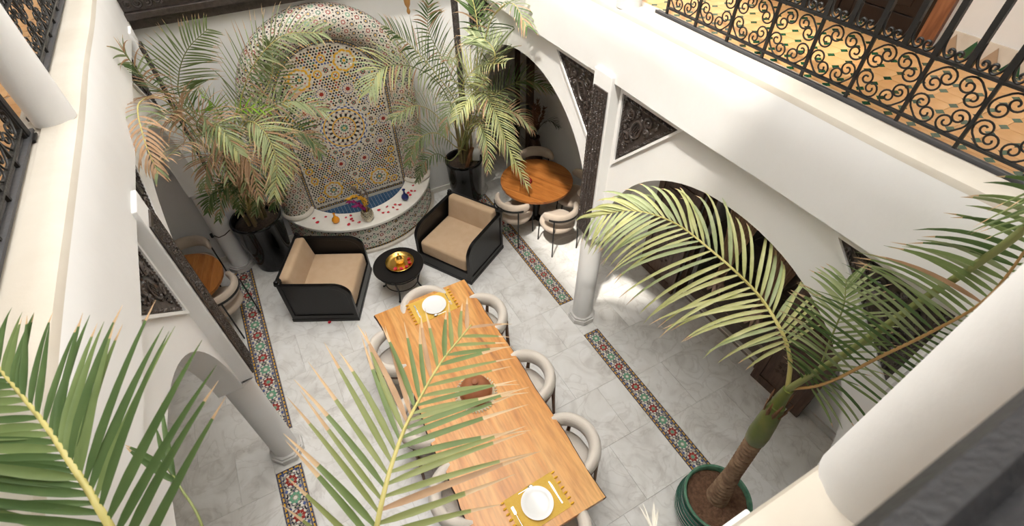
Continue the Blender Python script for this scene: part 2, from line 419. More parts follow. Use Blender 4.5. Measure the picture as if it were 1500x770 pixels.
# aisle walls
aw = MB()
aw.box((4.15, -1.7, 0), (4.35, 1.46, 3.45)); aw.box((4.15, 2.84, 0), (4.35, 8.3, 3.45)); aw.box((4.15, 1.46, 2.25), (4.35, 2.84, 3.45))
aw.box((2.9, 8.1, 0), (4.35, 8.3, 3.45)); aw.box((2.72, YF + .1, 0), (2.9, 8.3, 3.45))
struct('wall_right_aisle', aw, plaster, label='white outer wall of the right aisle with wide doorway', cat='wall')
aw = MB(); aw.box((-2.7, -1.7, 0), (-2.5, YF, 3.45))
struct('wall_left_aisle', aw, plaster, label='white outer wall of the left aisle', cat='wall')
rm = MB(); rm.box((4.35, .8, 0), (6.2, 3.6, .06)); rm.box((4.15, 1.46, 0), (4.36, 2.84, .055))
room_floor = struct('floor_side_room', rm, tilebrown, label='dark tiled floor of the room behind the doorway', cat='floor')
rt = MB(); rt.cbox((0, 0, .004), (.44, .44, .008)); rtm = rt.mesh('floor_tile', tilebrown)
for i in range(4):
    for j in range(6): link('floor_tile', rtm, room_floor, (4.60 + .452 * i, 1.0 + .452 * j, .06))
rw = MB(); rw.box((6.2, .7, 0), (6.3, 3.7, 3.4)); rw.box((4.35, .7, 0), (6.2, .8, 3.4)); rw.box((4.35, 3.6, 0), (6.2, 3.7, 3.4)); rw.box((4.35, .7, 3.4), (6.3, 3.7, 3.5))
struct('wall_side_room', rw, plaster, label='dim walls of the room behind the curtained doorway', cat='wall')
th = MB(); th.box((4.14, 1.46, .055), (4.19, 2.84, .075)); struct('trim_1', th, rimarble, label='pale marble door sill edge', cat='trim')
bb = MB(); bb.box((4.13, -1.7, 0), (4.15, .84, .10)); bb.box((4.13, 3.55, 0), (4.15, 8.1, .10))
struct('baseboard_right', bb, plinthm, label='grey marble baseboard along the right aisle wall', cat='baseboard')
bb = MB(); bb.box((-2.5, 6.55, 0), (-1.2, YF, .09)); bb.box((-.9, 6.55, 0), (2.6, YF, .09))
struct('baseboard_back', bb, rimarble, label='pale marble baseboard along the fountain wall', cat='baseboard')

# gallery slabs with bands and ledges
def gallery(side):
    s = 1 if side == 'right' else -1
    X = lambda d: (XR + d) if s > 0 else (XL - d)
    def bx(B, d0, d1, y0, y1, z0, z1):
        B.box((min(X(d0), X(d1)), y0, z0), (max(X(d0), X(d1)), y1, z1))
    B = MB()
    # rounded ledge profile swept along y
    prof = [(.30, ZB), (0, ZB), (-.004, ZB + .3), (0, ZT - .05), (.012, ZT - .018), (.04, ZT - .002), (.09, ZT), (.165, ZT - .004), (.172, ZT - .03), (.30, ZT - .03)]
    pts = [(X(d), z) for d, z in prof]
    n = 40; L = []
    for i in range(n + 1):
        y = -.3 + (YF + .3) * i / n
        L.append([(x + .004 * sin(y * 3.1 + z * 7) * s, y, z + .002 * sin(y * 5)) for x, z in pts])
    B.loops(L, 0, True)
    o = B.build('wall_%s_gallery' % side, [plaster, ledgem], None, 35, fix=True)
    for p in o.data.polygons:
        if p.normal.z > .25: p.material_index = 1
    tag(o, 'wide white plaster band and ledge edging the %s gallery' % side, 'wall', None, 'structure')
    B = MB(); bx(B, .28, 1.7, -1.7, 8.3, 3.42, 3.79)
    o2 = struct('ceiling_%s_aisle' % side, B, ceilm, label='plain ceiling slab over the %s aisle' % side, cat='ceiling')
    B = MB(); bx(B, .28, 1.5, -1.7, YF, 3.79, 3.796)
    fl2 = struct('floor_%s_gallery' % side, B, groutm, label='terracotta tiled floor of the %s upper gallery' % side, cat='floor')
    B = MB(); bx(B, .0, 1.7, -1.7, 8.3, 6.6, 6.75); bx(B, .0, .2, -1.7, 8.3, 6.75, 10)  # second box: unseen wall added above the roof to narrow the sky light
    struct('ceiling_%s_gallery' % side, B, ceilm, label='roof over the %s upper gallery with added light-narrowing wall above' % side, cat='ceiling')
    return fl2
gfl_r = gallery('right'); gfl_l = gallery('left')
uw = MB(); uw.box((4.1, -1.7, 3.45), (4.35, 1.62, 6.6)); uw.box((4.1, 3.05, 3.45), (4.35, 8.3, 6.6)); uw.box((4.1, 1.62, 6.1), (4.35, 3.05, 6.6)); uw.box((4.32, 1.6, 3.45), (4.35, 3.1, 6.2))
struct('wall_right_upper', uw, plaster, label='cream wall of the right upper gallery beside a dark door', cat='wall')
uw = MB(); uw.box((-2.6, -1.7, 3.45), (-2.4, 8.3, 6.6)); struct('wall_left_upper', uw, plaster, label='white wall of the left upper gallery', cat='wall')
# near parapet under the camera
B = MB(); prof = [(-.35, ZB), (.085, ZB), (.09, ZT - .05), (.08, ZT - .018), (.05, ZT), (-.16, ZT), (-.35, ZT - .03)]
L = []
for i in range(41):
    x = -1.2 + 4.1 * i / 40
    L.append([(x, y + .003 * sin(x * 4 + z * 5), z + .0015 * sin(x * 6)) for y, z in prof])
B.loops(L, 0, True)
o = B.build('wall_front_parapet', ledgem, None, 35, fix=True); tag(o, 'cream plaster ledge of the near parapet below the black handrail', 'wall', None, 'structure')
B = MB(); B.box((-2.6, -1.7, 3.42), (4.3, -.3, 3.79)); struct('floor_front_gallery', B, terratile, label='floor of the near upper gallery', cat='floor')
B = MB(); B.box((-2.6, -1.9, 0), (4.3, -1.7, 6.75)); struct('wall_front_outer', B, plaster, label='white outer wall behind the near gallery', cat='wall')
B = MB(); B.box((-2.6, -1.7, 6.6), (4.3, -.3, 6.75)); B.box((-2.6, -.5, 6.75), (4.3, -.3, 10)); struct('ceiling_front_gallery', B, ceilm, label='roof over the near upper gallery with added light-narrowing wall above', cat='ceiling')  # upper box is an added out-of-view wall, so sky light falls more steeply

# gallery tiles
tl = MB(); h = .0635; c = .019
octp = [(-h + c, -h), (h - c, -h), (h, -h + c), (h, h - c), (h - c, h), (-h + c, h), (-h, h - c), (-h, -h + c)]
tl.prism(octp, 0, .006); tlm = tl.mesh('terracotta_tile', terratile)
ins = MB(); ins.prism([(-.034, -.004), (.004, -.026), (.034, .004), (-.004, .026)], 0, .0062); insm = ins.mesh('green_tile', greentile)
for i in range(10):
    for j in range(29):
        x, y = 2.94 + .13 * i, 3.08 - .13 * j
        link('terracotta_tile', tlm, gfl_r, (x, y, 3.796))
        if i < 9: link('green_tile', insm, gfl_r, (x + .065, y + .065, 3.796))
far = MB()
for i in range(10):
    for j in range(26): 
        far.prism([(2.94 + .13 * i + px, 3.21 + .13 * j + py) for px, py in octp], 3.796, 3.802)
o = far.build('terracotta_tile_field', terratile, gfl_r); o['kind'] = 'stuff'
far = MB()
for i in range(9):
    for j in range(58):
        far.prism([(-1.24 - .13 * i + px, -1.0 + .13 * j + py) for px, py in octp], 3.796, 3.802)
o = far.build('terracotta_tile_field', terratile, gfl_l); o['kind'] = 'stuff'
# triangle tile skirting of the right gallery
sk = MB(); sk.box((4.085, -1.2, 3.796), (4.1, 1.58, 3.93)); skirt = struct('baseboard_right_gallery', sk, stone, label='triangle tile skirting at the foot of the cream gallery wall', cat='baseboard')
ta = MB(); ta.add([(0, -.06, 0), (0, .06, 0), (0, 0, .115), (-.006, -.057, 0), (-.006, .057, 0), (-.006, 0, .11)], [(3, 5, 4), (0, 1, 4, 3), (1, 2, 5, 4), (2, 0, 3, 5)])
tag_, tam = None, ta.mesh('skirting_tile', greentile); tbm = ta.mesh('skirting_tile', mat('fawn_tile', (.42, .30, .20), .5))
for k in range(21):
    link('skirting_tile', tam if k % 2 else tbm, skirt, (4.085, 1.5 - .124 * k, 3.80))

# columns
def column(x, y, label, name='column', z0=0, z1=1.52, r=.125, plinth=True, r1=None):
    t = thing(name, label, 'column', (x, y, z0)); t['kind'] = 'structure'
    B = MB(); hh = z1 - z0; r1 = r1 or r
    B.lathe([(r, 0), (r * 1.0, hh * .3), ((r + r1) / 2 * .99, hh * .6), (r1, hh)], 32); B.build('column_shaft', plaster, t, 50)
    if plinth:
        B = MB(); B.prism(ngon(0, 0, .178, 8, PI / 8), 0, .075); B.prism(ngon(0, 0, .160, 8, PI / 8), .075, .10)
        B.build('column_plinth', plinthm, t, None, .004)
    return t
column(2.74, 3.165, 'round white column on octagonal plinth between the right arches')
column(-1.04, 3.19, 'round white column on octagonal plinth between the left arches')
column(2.74, 6.28, 'round white column beside the right black plant pot')
column(-1.06, 6.36, 'round white column behind the left black plant pot')
column(2.74, -.03, 'white column under the near right corner'); column(-1.04, -.03, 'white column under the near left corner'); column(XC, -.05, 'white column under the near parapet')
column(2.70, 3.10, 'white gallery column standing on the right ledge', z0=ZT - .01, z1=6.6, r=.095, plinth=False)
column(-.985, 3.28, 'white gallery column standing on the left ledge', z0=ZT - .01, z1=6.6, r=.098, plinth=False)
# the near column leans a little, as the photo shows
nc = column(1.03, -.02, 'white gallery column on the near ledge beside the black rail', z0=ZT - .01, z1=6.6, r=.118, plinth=False)

# carved dark wood: spirals, ropes
def spiral(c, r, turns=1.6, a0=0, ccw=1, n=18, tail=None):
    P = []
    for k in range(n):
        t = k / (n - 1); a = a0 + ccw * turns * 2 * PI * (1 - t); rr = r * (.12 + .88 * t)
        P.append((c[0] + rr * cos(a), c[1] + rr * sin(a)))
    if tail: P += tail
    return P
def tri_carving(parent, A, B_, C_, F):
    """carved triangular panel; A,B_,C_ 2D corners, F(u,v,h) maps to 3D"""
    b = MB(); fr = .022
    b.add([F(*p, 0) for p in (A, B_, C_)] + [F(*p, .006) for p in (A, B_, C_)], [(3, 4, 5), (0, 1, 4, 3), (1, 2, 5, 4), (2, 0, 3, 5)])
    pan = b.build('spandrel_panel', carved, parent, fix=True)
    G = MB()
    T = [Vector(p) for p in (A, B_, C_)]; cen = sum(T, Vector((0, 0))) / 3
    inn = [p + (cen - p) * .13 for p in T]
    for i in range(3):                                           # rope border: two twisted strands
        p, q = inn[i], inn[(i + 1) % 3]; Lr = (q - p).length; n = int(Lr / .008)
        d = (q - p) / Lr; nr = Vector((-d.y, d.x))
        for ph in (0, PI):
            G.tube([F(*(p + d * (Lr * k / n) + nr * .008 * sin(k * .9 + ph)), .010 + .006 * cos(k * .9 + ph)) for k in range(n + 1)], .0065, 4)
    # longest-edge frame for the scrolls
    rnd = random.Random(3)
    def inside(p, marg):
        for i in range(3):
            a, c = T[i], T[(i + 1) % 3]; e = c - a
            s = (e.x * (p.y - a.y) - e.y * (p.x - a.x)) / e.length
            o3 = T[(i + 2) % 3]; so = e.x * (o3.y - a.y) - e.y * (o3.x - a.x)
            if s * (1 if so > 0 else -1) < marg: return False
        return True
    placed = []
    def scroll(p, r):
        ccw = 1 if len(placed) % 2 else -1
        sp = spiral(p, r, 1.5, rnd.uniform(0, 6), ccw, 16)
        G.tube([F(*q, .010 + .006 * (1 - k / 16)) for k, q in enumerate(sp)], [(.015 - .006 * abs(k / 8 - 1)) * min(1, r / .035) for k in range(16)], 5)
        G.tube([F(*p, .004), F(*p, .020)], r * .22, 6)
        placed.append((p, r))
    # central teardrop palmette
    cc = cen * .75 + (T[0] + T[1]) / 2 * .0 + T[2] * .25
    ax = (T[2] - (T[0] + T[1]) / 2).normalized(); side = Vector((-ax.y, ax.x))
    tear = []
    for k in range(25):
        a = 2 * PI * k / 24; rr = .072 * (1 + .55 * cos(a)); tear.append(cen + ax * (rr * cos(a) * 1.25 - .03) + side * rr * sin(a) * .62)
    G.tube([F(*q, .014) for q in tear], .011, 5, caps=False)
    for i in range(-1, 2):
        for j in range(-2, 3):
            p = cen + ax * (.022 + .018 * j) + side * .018 * i
            G.tube([F(*p, .004), F(*p, .018)], .007, 5)
    placed.append((cen, .085))
    for r in (.055, .042, .032, .024, .016, .011):
        for _ in range(260 if r > .02 else 160):
            u, v = rnd.random(), rnd.random()
            if u + v > 1: u, v = 1 - u, 1 - v
            p = T[0] + (T[1] - T[0]) * u + (T[2] - T[0]) * v
            if inside(p, r + .048) and all((p - q).length > (r + rr) * .97 for q, rr in placed): scroll(p, r)
    G.build('carving', carved, pan, 60)
    # raised white border
    W = MB(); o1 = [p + (p - cen) * .02 for p in T]; o2 = [p + (p - cen) * .16 for p in T]
    vs = [F(*p, .0) for p in o1] + [F(*p, .0) for p in o2] + [F(*p, .022) for p in o1] + [F(*p, .022) for p in o2]
    W.add(vs, [(6, 9, 10, 7), (7, 10, 11, 8), (8, 11, 9, 6)] + [(3 + i, 3 + (i + 1) % 3, 9 + (i + 1) % 3, 9 + i) for i in range(3)] + [(i, 6 + i, 6 + (i + 1) % 3, (i + 1) % 3) for i in range(3)])
    W.build('spandrel_border', plaster, parent, fix=True)
def pilaster(parent, side, yc, w=.245):
    s = 1 if side == 'right' else -1
    x0 = 2.572 if s > 0 else -.85; x1 = x0 + s * .30
    B = MB(); lo, hi = min(x0, x1), max(x0, x1)
    B.box((lo, yc - w / 2, 1.56), (hi, yc + w / 2, 3.36))
    B.add([(x0, yc - w / 2, 1.56), (x0, yc + w / 2, 1.56), (x1, yc + w / 2, 1.50), (x1, yc - w / 2, 1.50), (x0 + s * .14, yc - w / 2, 1.47), (x0 + s * .14, yc + w / 2, 1.47)],
          [(0, 1, 5, 4), (4, 5, 2, 3), (0, 4, 3), (1, 2, 5)])
    B.build('pilaster', plaster, parent, None, .008, fix=True)
    B = MB(); e = .028
    a, b2 = x0 - s * .012, x0 + s * .004
    B.box((min(a, b2), yc - w / 2 + e, 1.585), (max(a, b2), yc + w / 2 - e, 3.22)); pan = B.build('pilaster_panel', carved, parent)
    G = MB(); rnd = random.Random(11)
    for k in range(74):
        z = 1.61 + k * .0215
        for j in range(5):
            y = yc - w / 2 + .04 + j * (w - .08) / 4 + rnd.uniform(-.006, .006)
            sp = spiral((y, z), rnd.uniform(.012, .017), 1.1, rnd.uniform(0, 6), rnd.choice((-1, 1)), 7)
            G.tube([(x0 - s * (.012 + .005 * (1 - i / 7)), u, v) for i, (u, v) in enumerate(sp)], .0045, 4)
    for yy in (yc - w / 2 + .022, yc + w / 2 - .022):
        G.tube([(x0 - s * .015, yy + .002 * (-1) ** k, 1.59 + k * .02) for k in range(82)], .006, 4)
    G.build('carving', carved, pan, 60)
for s, wl, xf in (('right', wall_r, 2.68), ('left', wall_l, -.955)):
    sg = 1 if s == 'right' else -1
    pilaster(wl, s, 3.137); pilaster(wl, s, 6.18, .22); pilaster(wl, s, 0.10, .22)
    F = lambda u, v, h, xf=xf, sg=sg: (xf - sg * h, u, v)
    for Y0, d in ((3.29, 1), (2.985, -1), (6.04, -1), (.26, 1)):
        tri_carving(wl, (Y0 + d * .03, 3.225), (Y0 + d * .68, 3.225), (Y0 + d * .045, 2.585), F)

B = MB(); B.box((.73, .0, 1.5), (1.02, .14, 3.31)); B.build('pilaster', plaster, wall_f, None, .008)
# carved beam on the fountain wall
bm_ = thing('carved_beam', 'dark carved wooden beam across the fountain wall above the left palm', 'beam', (0, YF, 3.26)); bm_['kind'] = 'structure'
B = MB(); B.box((-.95, -.10, 0), (2.58, 0, .10)); B.box((-.95, -.16, .10), (2.58, 0, .17)); B.box((-.95, -.11, .17), (2.58, 0, .42)); B.box((-.95, -.18, .42), (2.58, 0, .5)); B.build('beam_body', carved, bm_, None, .006)
G = MB(); rnd = random.Random(2)
for k in range(39):
    x = -.9 + k * .09
    for dz, sgn in ((.24, 1), (.345, -1)):
        sp = spiral((x, dz), .045, 1.5, sgn * 1.2 + k, sgn, 16); G.tube([(u, -.112, v) for u, v in sp], .011, 5)
G.build('beam_carving', carved, bm_, 60)

# ------------------------------------------------------------------ wrought iron railings
def c_scroll():
    """C scroll filling the upper left corner of a unit cell centred on 0: its back to the corner, both ends curled in"""
    H_ = []
    n = 26; cx, cy = -.165, .305
    for k in range(n):
        t = k / (n - 1); a = math.radians(140 - 540 * t); r = .175 - .145 * t ** .8
        H_.append((cx + r * cos(a), cy + r * sin(a)))
    return [(-y, -x) for x, y in H_][::-1] + H_
CS = c_scroll()
def railing(name, label, x, y0, nb, bay, zb, sg):
    t = thing(name, label, 'railing', (x, 0, 0))
    H = .285
    B = MB(); B.box((-.012, y0 - nb * bay, zb), (.012, y0, zb + .012)); B.build('bottom_rail', iron, t)
    B = MB(); B.box((-.014, y0 - nb * bay, zb + H), (.014, y0, zb + H + .014)); B.build('middle_rail', iron, t)
    B = MB(); B.loops([[(-.028, y, .90 + zb), (.028, y, .90 + zb), (.028, y, .92 + zb), (.012, y, .935 + zb), (-.012, y, .935 + zb), (-.028, y, .92 + zb)] for y in (y0 - nb * bay, y0)]); B.build('handrail', iron, t, fix=True)
    B = MB(); B.box((-.02, y0 - nb * bay - .1, zb - .055), (.02, y0 + .1, zb - .040)); B.box((-.02, y0 - nb * bay - .1, zb - .040), (-.008, y0 + .1, zb - .034)); B.build('floor_track', ironlight, t)
    cell = MB(); cell.tube([(0, u * bay, v * H) for u, v in CS], .0050, 6); sm = cell.mesh('scroll', iron, 60)
    foot = MB(); foot.box((-.008, -.008, zb - .05), (.008, .008, zb + H)); fm = foot.mesh('baluster_foot', iron)
    bar = MB(); bar.box((-.013, -.013, zb + H), (.013, .013, zb + .90)); bmh = bar.mesh('baluster', iron)
    curl = MB()
    for s_ in (-1, 1):
        sp = [(bay * .25 * .0 + .03 * 0, 0)]
        P = [(s_ * .012, .115), (s_ * .013, .075), (s_ * .018, .045), (s_ * .030, .022), (s_ * .046, .012), (s_ * .060, .018), (s_ * .067, .033), (s_ * .062, .048), (s_ * .050, .052), (s_ * .043, .044), (s_ * .045, .035), (s_ * .052, .034)]
        P = [(a, b) for a, b in P]
        curl.tube([(0, q.x, zb + H + .008 + q.y) for q in spline([(a, b, 0) for a, b in P], 26)], .0062, 6)
    cm = curl.mesh('baluster_curl', iron, 60)
    for k in range(nb + 1): link('baluster_foot', fm, t, (0, y0 - k * bay, 0))
    for k in range(2 * nb + 1):
        link('baluster', bmh, t, (0, y0 - k * bay / 2, 0)); link('baluster_curl', cm, t, (0, y0 - k * bay / 2, 0))
    for k in range(nb):
        for q in range(4):
            o = link('scroll', sm, t, (.001 * (q % 2), y0 - (k + .5) * bay, zb + H / 2)); o.rotation_euler = (q * PI / 2, 0, 0)
    return t
railing('balcony_railing', 'black wrought iron scroll railing of the right upper gallery', 2.80, 2.79, 12, .288, 3.915, 1)
railing('balcony_railing', 'black wrought iron scroll railing beyond the left gallery column', -1.09, 6.3, 10, .288, 3.915, -1)
railing('balcony_railing', 'black wrought iron scroll railing nearer than the left gallery column', -1.09, 3.10, 12, .288, 3.915, -1)
# posts beside the left gallery column
pb = thing('iron_post', 'flat black iron post against the left gallery column', 'post', (-1.10, 3.13, ZT - .02))
B = MB(); B.box((-.025, -.025, 0), (.025, .025, 1.0)); B.build('post_bar', iron, pb); B = MB(); B.box((-.04, -.04, 0), (.04, .04, .012)); B.build('foot_plate', iron, pb)
# near handrail
hr = thing('near_handrail', 'thick grooved black handrail blurred in the near corner', 'railing', (0, 0, 0))
B = MB(); pf = [(-.016, 4.835), (-.022, 4.86), (-.04, 4.872), (-.052, 4.866), (-.062, 4.88), (-.085, 4.888), (-.105, 4.88), (-.12, 4.862), (-.12, 4.83), (-.06, 4.82)]
B.loops([[(x, y, z) for y, z in pf] for x in (-1.0, 2.7)]); B.build('handrail_bar', graniterail, hr, 30, fix=True)
B = MB()
for k in range(13): B.box((-.9 + k * .288 - .01, -.075, ZT - .01), (-.9 + k * .288 + .01, -.055, 4.84))
B.build('handrail_post', iron, hr)

# ------------------------------------------------------------------ doors
def door_leaf(name, label, loc, rz, w, h, th=.045, m=darkwood, handle=True):
    t = thing(name, label, 'door', loc, rz); t['kind'] = 'structure'
    B = MB()
    for a, b in ((0, .09), (w - .09, w)): B.box((a, 0, 0), (b, th, h))
    for z0, z1 in ((0, .12), (h * .36, h * .36 + .1), (h * .7, h * .7 + .09), (h - .11, h)): B.box((.09, .001, z0), (w - .09, th - .001, z1))
    B.build('door_frame', m, t, None, .004)
    for z0, z1 in ((.12, h * .36), (h * .36 + .1, h * .7), (h * .7 + .09, h - .11)):
        B = MB(); B.box((.09, .014, z0), (w - .09, th - .014, z1)); B.box((.15, .006, z0 + .05), (w - .15, th - .006, z1 - .05)); B.build('door_panel', m, t, None, .006)
        G = MB()
        for k in range(3):
            for j in range(4):
                for yy in (.004, th - .004):
                    G.tube([(w / 2 - .10 + j * .066 + u, yy, (z0 + z1) / 2 - .07 + k * .07 + v) for u, v in spiral((0, 0), .026, 1.3, 0, (-1) ** (j + k), 10)], .005, 4)
        G.build('door_carving', m, t, 60)
    if handle:
        B = MB(); B.tube([(w - .05, -.01, h * .45), (w - .05, -.04, h * .45), (w - .05, -.04, h * .45 + .12), (w - .05, -.01, h * .45 + .12)], .008, 6); B.build('door_handle', iron, t, 60)
    return t
# right aisle, two leaves folded back against the wall
door_leaf('door_1', 'dark carved door leaf folded back left of the curtained doorway', (4.045, 2.86, .01), PI / 2 - .02, .68, 2.2)
door_leaf('door_2', 'dark carved door leaf folded back beside the ringed palm trunk', (4.045, .80, .01), PI / 2 + .04, .64, 2.2)
B = MB()
for y in (1.43, 2.80): B.box((4.10, y, 0), (4.2, y + .07, 2.3))
B.box((4.10, 1.43, 2.23), (4.2, 2.87, 2.32)); struct('trim_2', B, darkwood, label='dark wooden frame around the curtained doorway', cat='trim')
upperdoor = mat('blackened_wood', (.014, .007, .005), .4, bump=.1, bscale=30, spec=.3)
# upper gallery door
B = MB(); B.box((4.06, 1.60, 3.796), (4.14, 1.70, 6.1)); B.box((4.06, 2.95, 3.796), (4.14, 3.05, 6.1)); struct('trim_3', B, redwood, label='reddish wooden door frame on the right upper gallery', cat='trim')
door_leaf('door_3', 'dark panelled door on the right upper gallery, leaf beside cream wall', (4.13, 1.70, 3.80), PI / 2, .62, 2.25, m=upperdoor, handle=False)
door_leaf('door_4', 'dark panelled door on the right upper gallery, leaf farther along', (4.13, 2.33, 3.80), PI / 2, .62, 2.25, m=upperdoor, handle=False)
# curtains knotted low
def curtain(y, x, label, wt):
    t = thing('knotted_curtain', label, 'curtain', (x, y, 0))
    L = []
    for k in range(18):
        z = 2.2 - k / 17 * 1.62; tt = k / 17; wd = wt * (1 - tt) ** 1.2 + .05; n = 48
        L.append([(.05 * (1 - tt * .6) * sin(j / n * 2 * PI * 9) * (1 if j < n else 1) + (.012 if j >= n // 2 else 0), wd * (-1 + 2 * (j / (n - 1))), z) for j in range(n)])
    B = MB(); B.loops(L, 0, False, False, False); o = B.build('drape', curtainm, t, 180)
    so = o.modifiers.new('thickness', 'SOLIDIFY'); so.thickness = .006
    B = MB(); rnd = random.Random(5)
    for k in range(7):
        a = rnd.uniform(0, 6); P = spline([(.05 * cos(a + u * 1.1), .05 * sin(a + u * 1.1), .52 + .04 * sin(a * 2 + u)) for u in range(6)], 16)
        B.tube(P, .026, 7)
    B.build('knot', curtain2, t, 180)
    B = MB()
    for k in range(7):
        a = 2 * PI * k / 7; B.tube([(.02 * cos(a), .02 * sin(a), .5), (.06 * cos(a), .06 * sin(a), .42), (.10 * cos(a), .10 * sin(a), .33)], [.018, .035, .012], 6)
    B.build('curtain_tail', curtain2, t, 180)
curtain(2.48, 4.32, 'tan curtain knotted low at the far side of the doorway', .26)
curtain(1.86, 4.32, 'tan curtain knotted low at the near side of the doorway', .26)
# dark posts in the aisles
for nm, lb, lo, hi in (('wooden_post', 'thick dark wooden post behind the right round table', (4.05, 6.82, 0), (4.15, 6.93, 3.42)), ('wooden_post', 'thin dark wooden post deep in the right aisle', (4.07, 7.3, 0), (4.15, 7.36, 3.42)),
                       ('wooden_post', 'dark wooden post against the left aisle end wall', (-1.98, 6.46, 0), (-1.83, YF, 3.42))):
    B = MB(); B.cbox((0, 0, (hi[2]) / 2), (hi[0] - lo[0], hi[1] - lo[1], hi[2])); o = B.build(nm, darkwood, None, None, .006, loc=((lo[0] + hi[0]) / 2, (lo[1] + hi[1]) / 2, 0)); tag(o, lb, 'post')
hk = atz(330, 312, .62)
B = MB(); p0 = Vector((-1.16, 6.25, .72)); B.tube([p0, p0 + Vector((.05, -.07, .0)), p0 + Vector((.13, -.08, .02)), p0 + Vector((.21, -.05, .05))], .007, 6); B.tube([p0 + Vector((-.03, .02, -.03)), p0 + Vector((-.03, .02, .03))], .018, 6)
tag(B.build('iron_latch', iron, None, 60), 'small iron latch bar fixed to the round column behind left pot', 'latch')

# ------------------------------------------------------------------ fountain
FX, PY = .865, 6.46
groutw = mat('grout_white', (.68, .63, .55), .8)
fo = thing('wall_fountain', 'mosaic wall fountain with arched surround and half-round basin', 'fountain', (0, 0, 0))
BC = (.873, 6.80); BR = 1.195; ZR = .5     # rim circle
def arc_pts(r, n, a0=None, ylim=YF):
    a = math.asin(max(-1, min(1, (ylim - BC[1]) / r)))           # where the circle meets the wall
    return [(BC[0] + r * cos(t), BC[1] + r * sin(t)) for t in [PI - a + (2 * a + PI) * k / (n - 1) for k in range(n)]]
BC = (.873, 6.87)
# basin body: drum, plinth step
def ringwall(B, r0, r1, z0, z1, n=64):
    o, i = arc_pts(r1, n), arc_pts(r0, n)
    B.loops([[(*o[k], z0), (*o[k], z1), (*i[k], z1), (*i[k], z0)] for k in range(n)], 0, True)
B = MB(); ringwall(B, .83, 1.165, 0, .455); B.build('basin_wall', groutw, fo, 40, fix=True)
B = MB(); ringwall(B, 1.10, 1.215, 0, .045); B.build('basin_step', stone, fo, 40, .006, fix=True)
B = MB(); ringwall(B, .815, 1.198, .455, ZR); B.build('basin_rim', rimarble, fo, 40, .008, fix=True)
B = MB(); pp = arc_pts(.82, 48, ylim=6.5); B.prism(pp, .0, .40); B.build('basin_bed', mat('pool_grout', (.30, .34, .38), .8), fo, fix=True)
B = MB(); s_ = .052
for i in range(-18, 19):
    for j in range(0, 20):
        x, y = FX + i * s_, 6.47 - j * s_
        if math.hypot(x - BC[0], y - BC[1]) < .80: B.cbox((x, y, .4025 + random.uniform(-.001, .001)), (s_ - .004, s_ - .004, .006))
for z in range(2):
    pts = arc_pts(.812, 50)
    for (a, b) in zip(pts[:-1], pts[1:]):
        ca = Vector(((a[0] + b[0]) / 2, (a[1] + b[1]) / 2, .43 + z * .047)); d = Vector((b[0] - a[0], b[1] - a[1], 0)); L_ = d.length; d.normalize(); nr = Vector((-d.y, d.x, 0))
        M = Matrix((( d.x, nr.x, 0, ca.x), (d.y, nr.y, 0, ca.y), (0, 0, 1, ca.z), (0, 0, 0, 1)))
        B.cbox((0, 0, 0), (L_ * .92, .006, .043), 0, M)
o = B.build('pool_tiles', poolblue, fo); o['kind'] = 'stuff'
# drum mosaic
B = MB()
def fd(u, v, h):                                                 # u arc length from middle, v height
    a = -PI / 2 + u / 1.166; r = 1.166 + h; return (BC[0] + r * cos(a), BC[1] + r * sin(a), v)
def small_field(B, f, u0, u1, v0, v1, p, keys, ok=None):
    """lattice of eight-petal stars with dots and whites between"""
    rows = int((v1 - v0) / (p * .866)); rnd = random.Random(4)
    dv = (v1 - v0) / max(rows, 1)
    for j in range(rows + 1):
        n = int((u1 - u0) / p)
        for i in range(n + 1):
            u = u0 + (i + .5 * (j % 2)) * p; v = v0 + (j) * dv
            if u > u1 + 1e-6 or v > v1 + 1e-6: continue
            if ok and not ok(u, v, p * .4): continue
            k = keys[(i + 2 * j + j // 2) % len(keys)]
            mpiece(B, ngon(u, v, p * .10, 6), 'white' if k != 'black' else 'yellow', f)
            ring(B, f, u, v, p * .11, p * .30, 8, [k], 'kite', 0, .05)
            ring(B, f, u, v, p * .30, p * .42, 8, ['white', 'cream'], 'dot', PI / 8)
            for q in range(6):
                a = PI / 6 + q * PI / 3
                if q < 2: mpiece(B, ngon(u + p * .577 * cos(a), v + p * .577 * sin(a), p * .125, 6, .3), 'black', f)
                mpiece(B, ngon(u + p * .5 * cos(q * PI / 3), v + p * .5 * sin(q * PI / 3), p * .07, 4), ('black', 'navy', 'red')[q % 3], f) if q < 3 else None
def border_row(B, f, u0, u1, v0, v1, keys, pitch):
    n = max(1, int((u1 - u0) / pitch)); d = (u1 - u0) / n
    for k in range(n): mpiece(B, [(u0 + k * d + .001, v0), (u0 + (k + 1) * d - .001, v0), (u0 + (k + 1) * d - .001, v1), (u0 + k * d + .001, v1)], keys[k % len(keys)], f)
U = 1.50
small_field(B, fd, -U, U, .12, .385, .105, ['red', 'mint', 'black', 'mint'])
for v in (.05, .425): border_row(B, fd, -U, U, v, v + .009, ['black'], .03); border_row(B, fd, -U, U, v + .011, v + .021, ['yellow', 'black'], .022); border_row(B, fd, -U, U, v + .023, v + .031, ['black'], .03)
o = B.build('drum_mosaic', list(MC.values()), fo); o['kind'] = 'stuff'
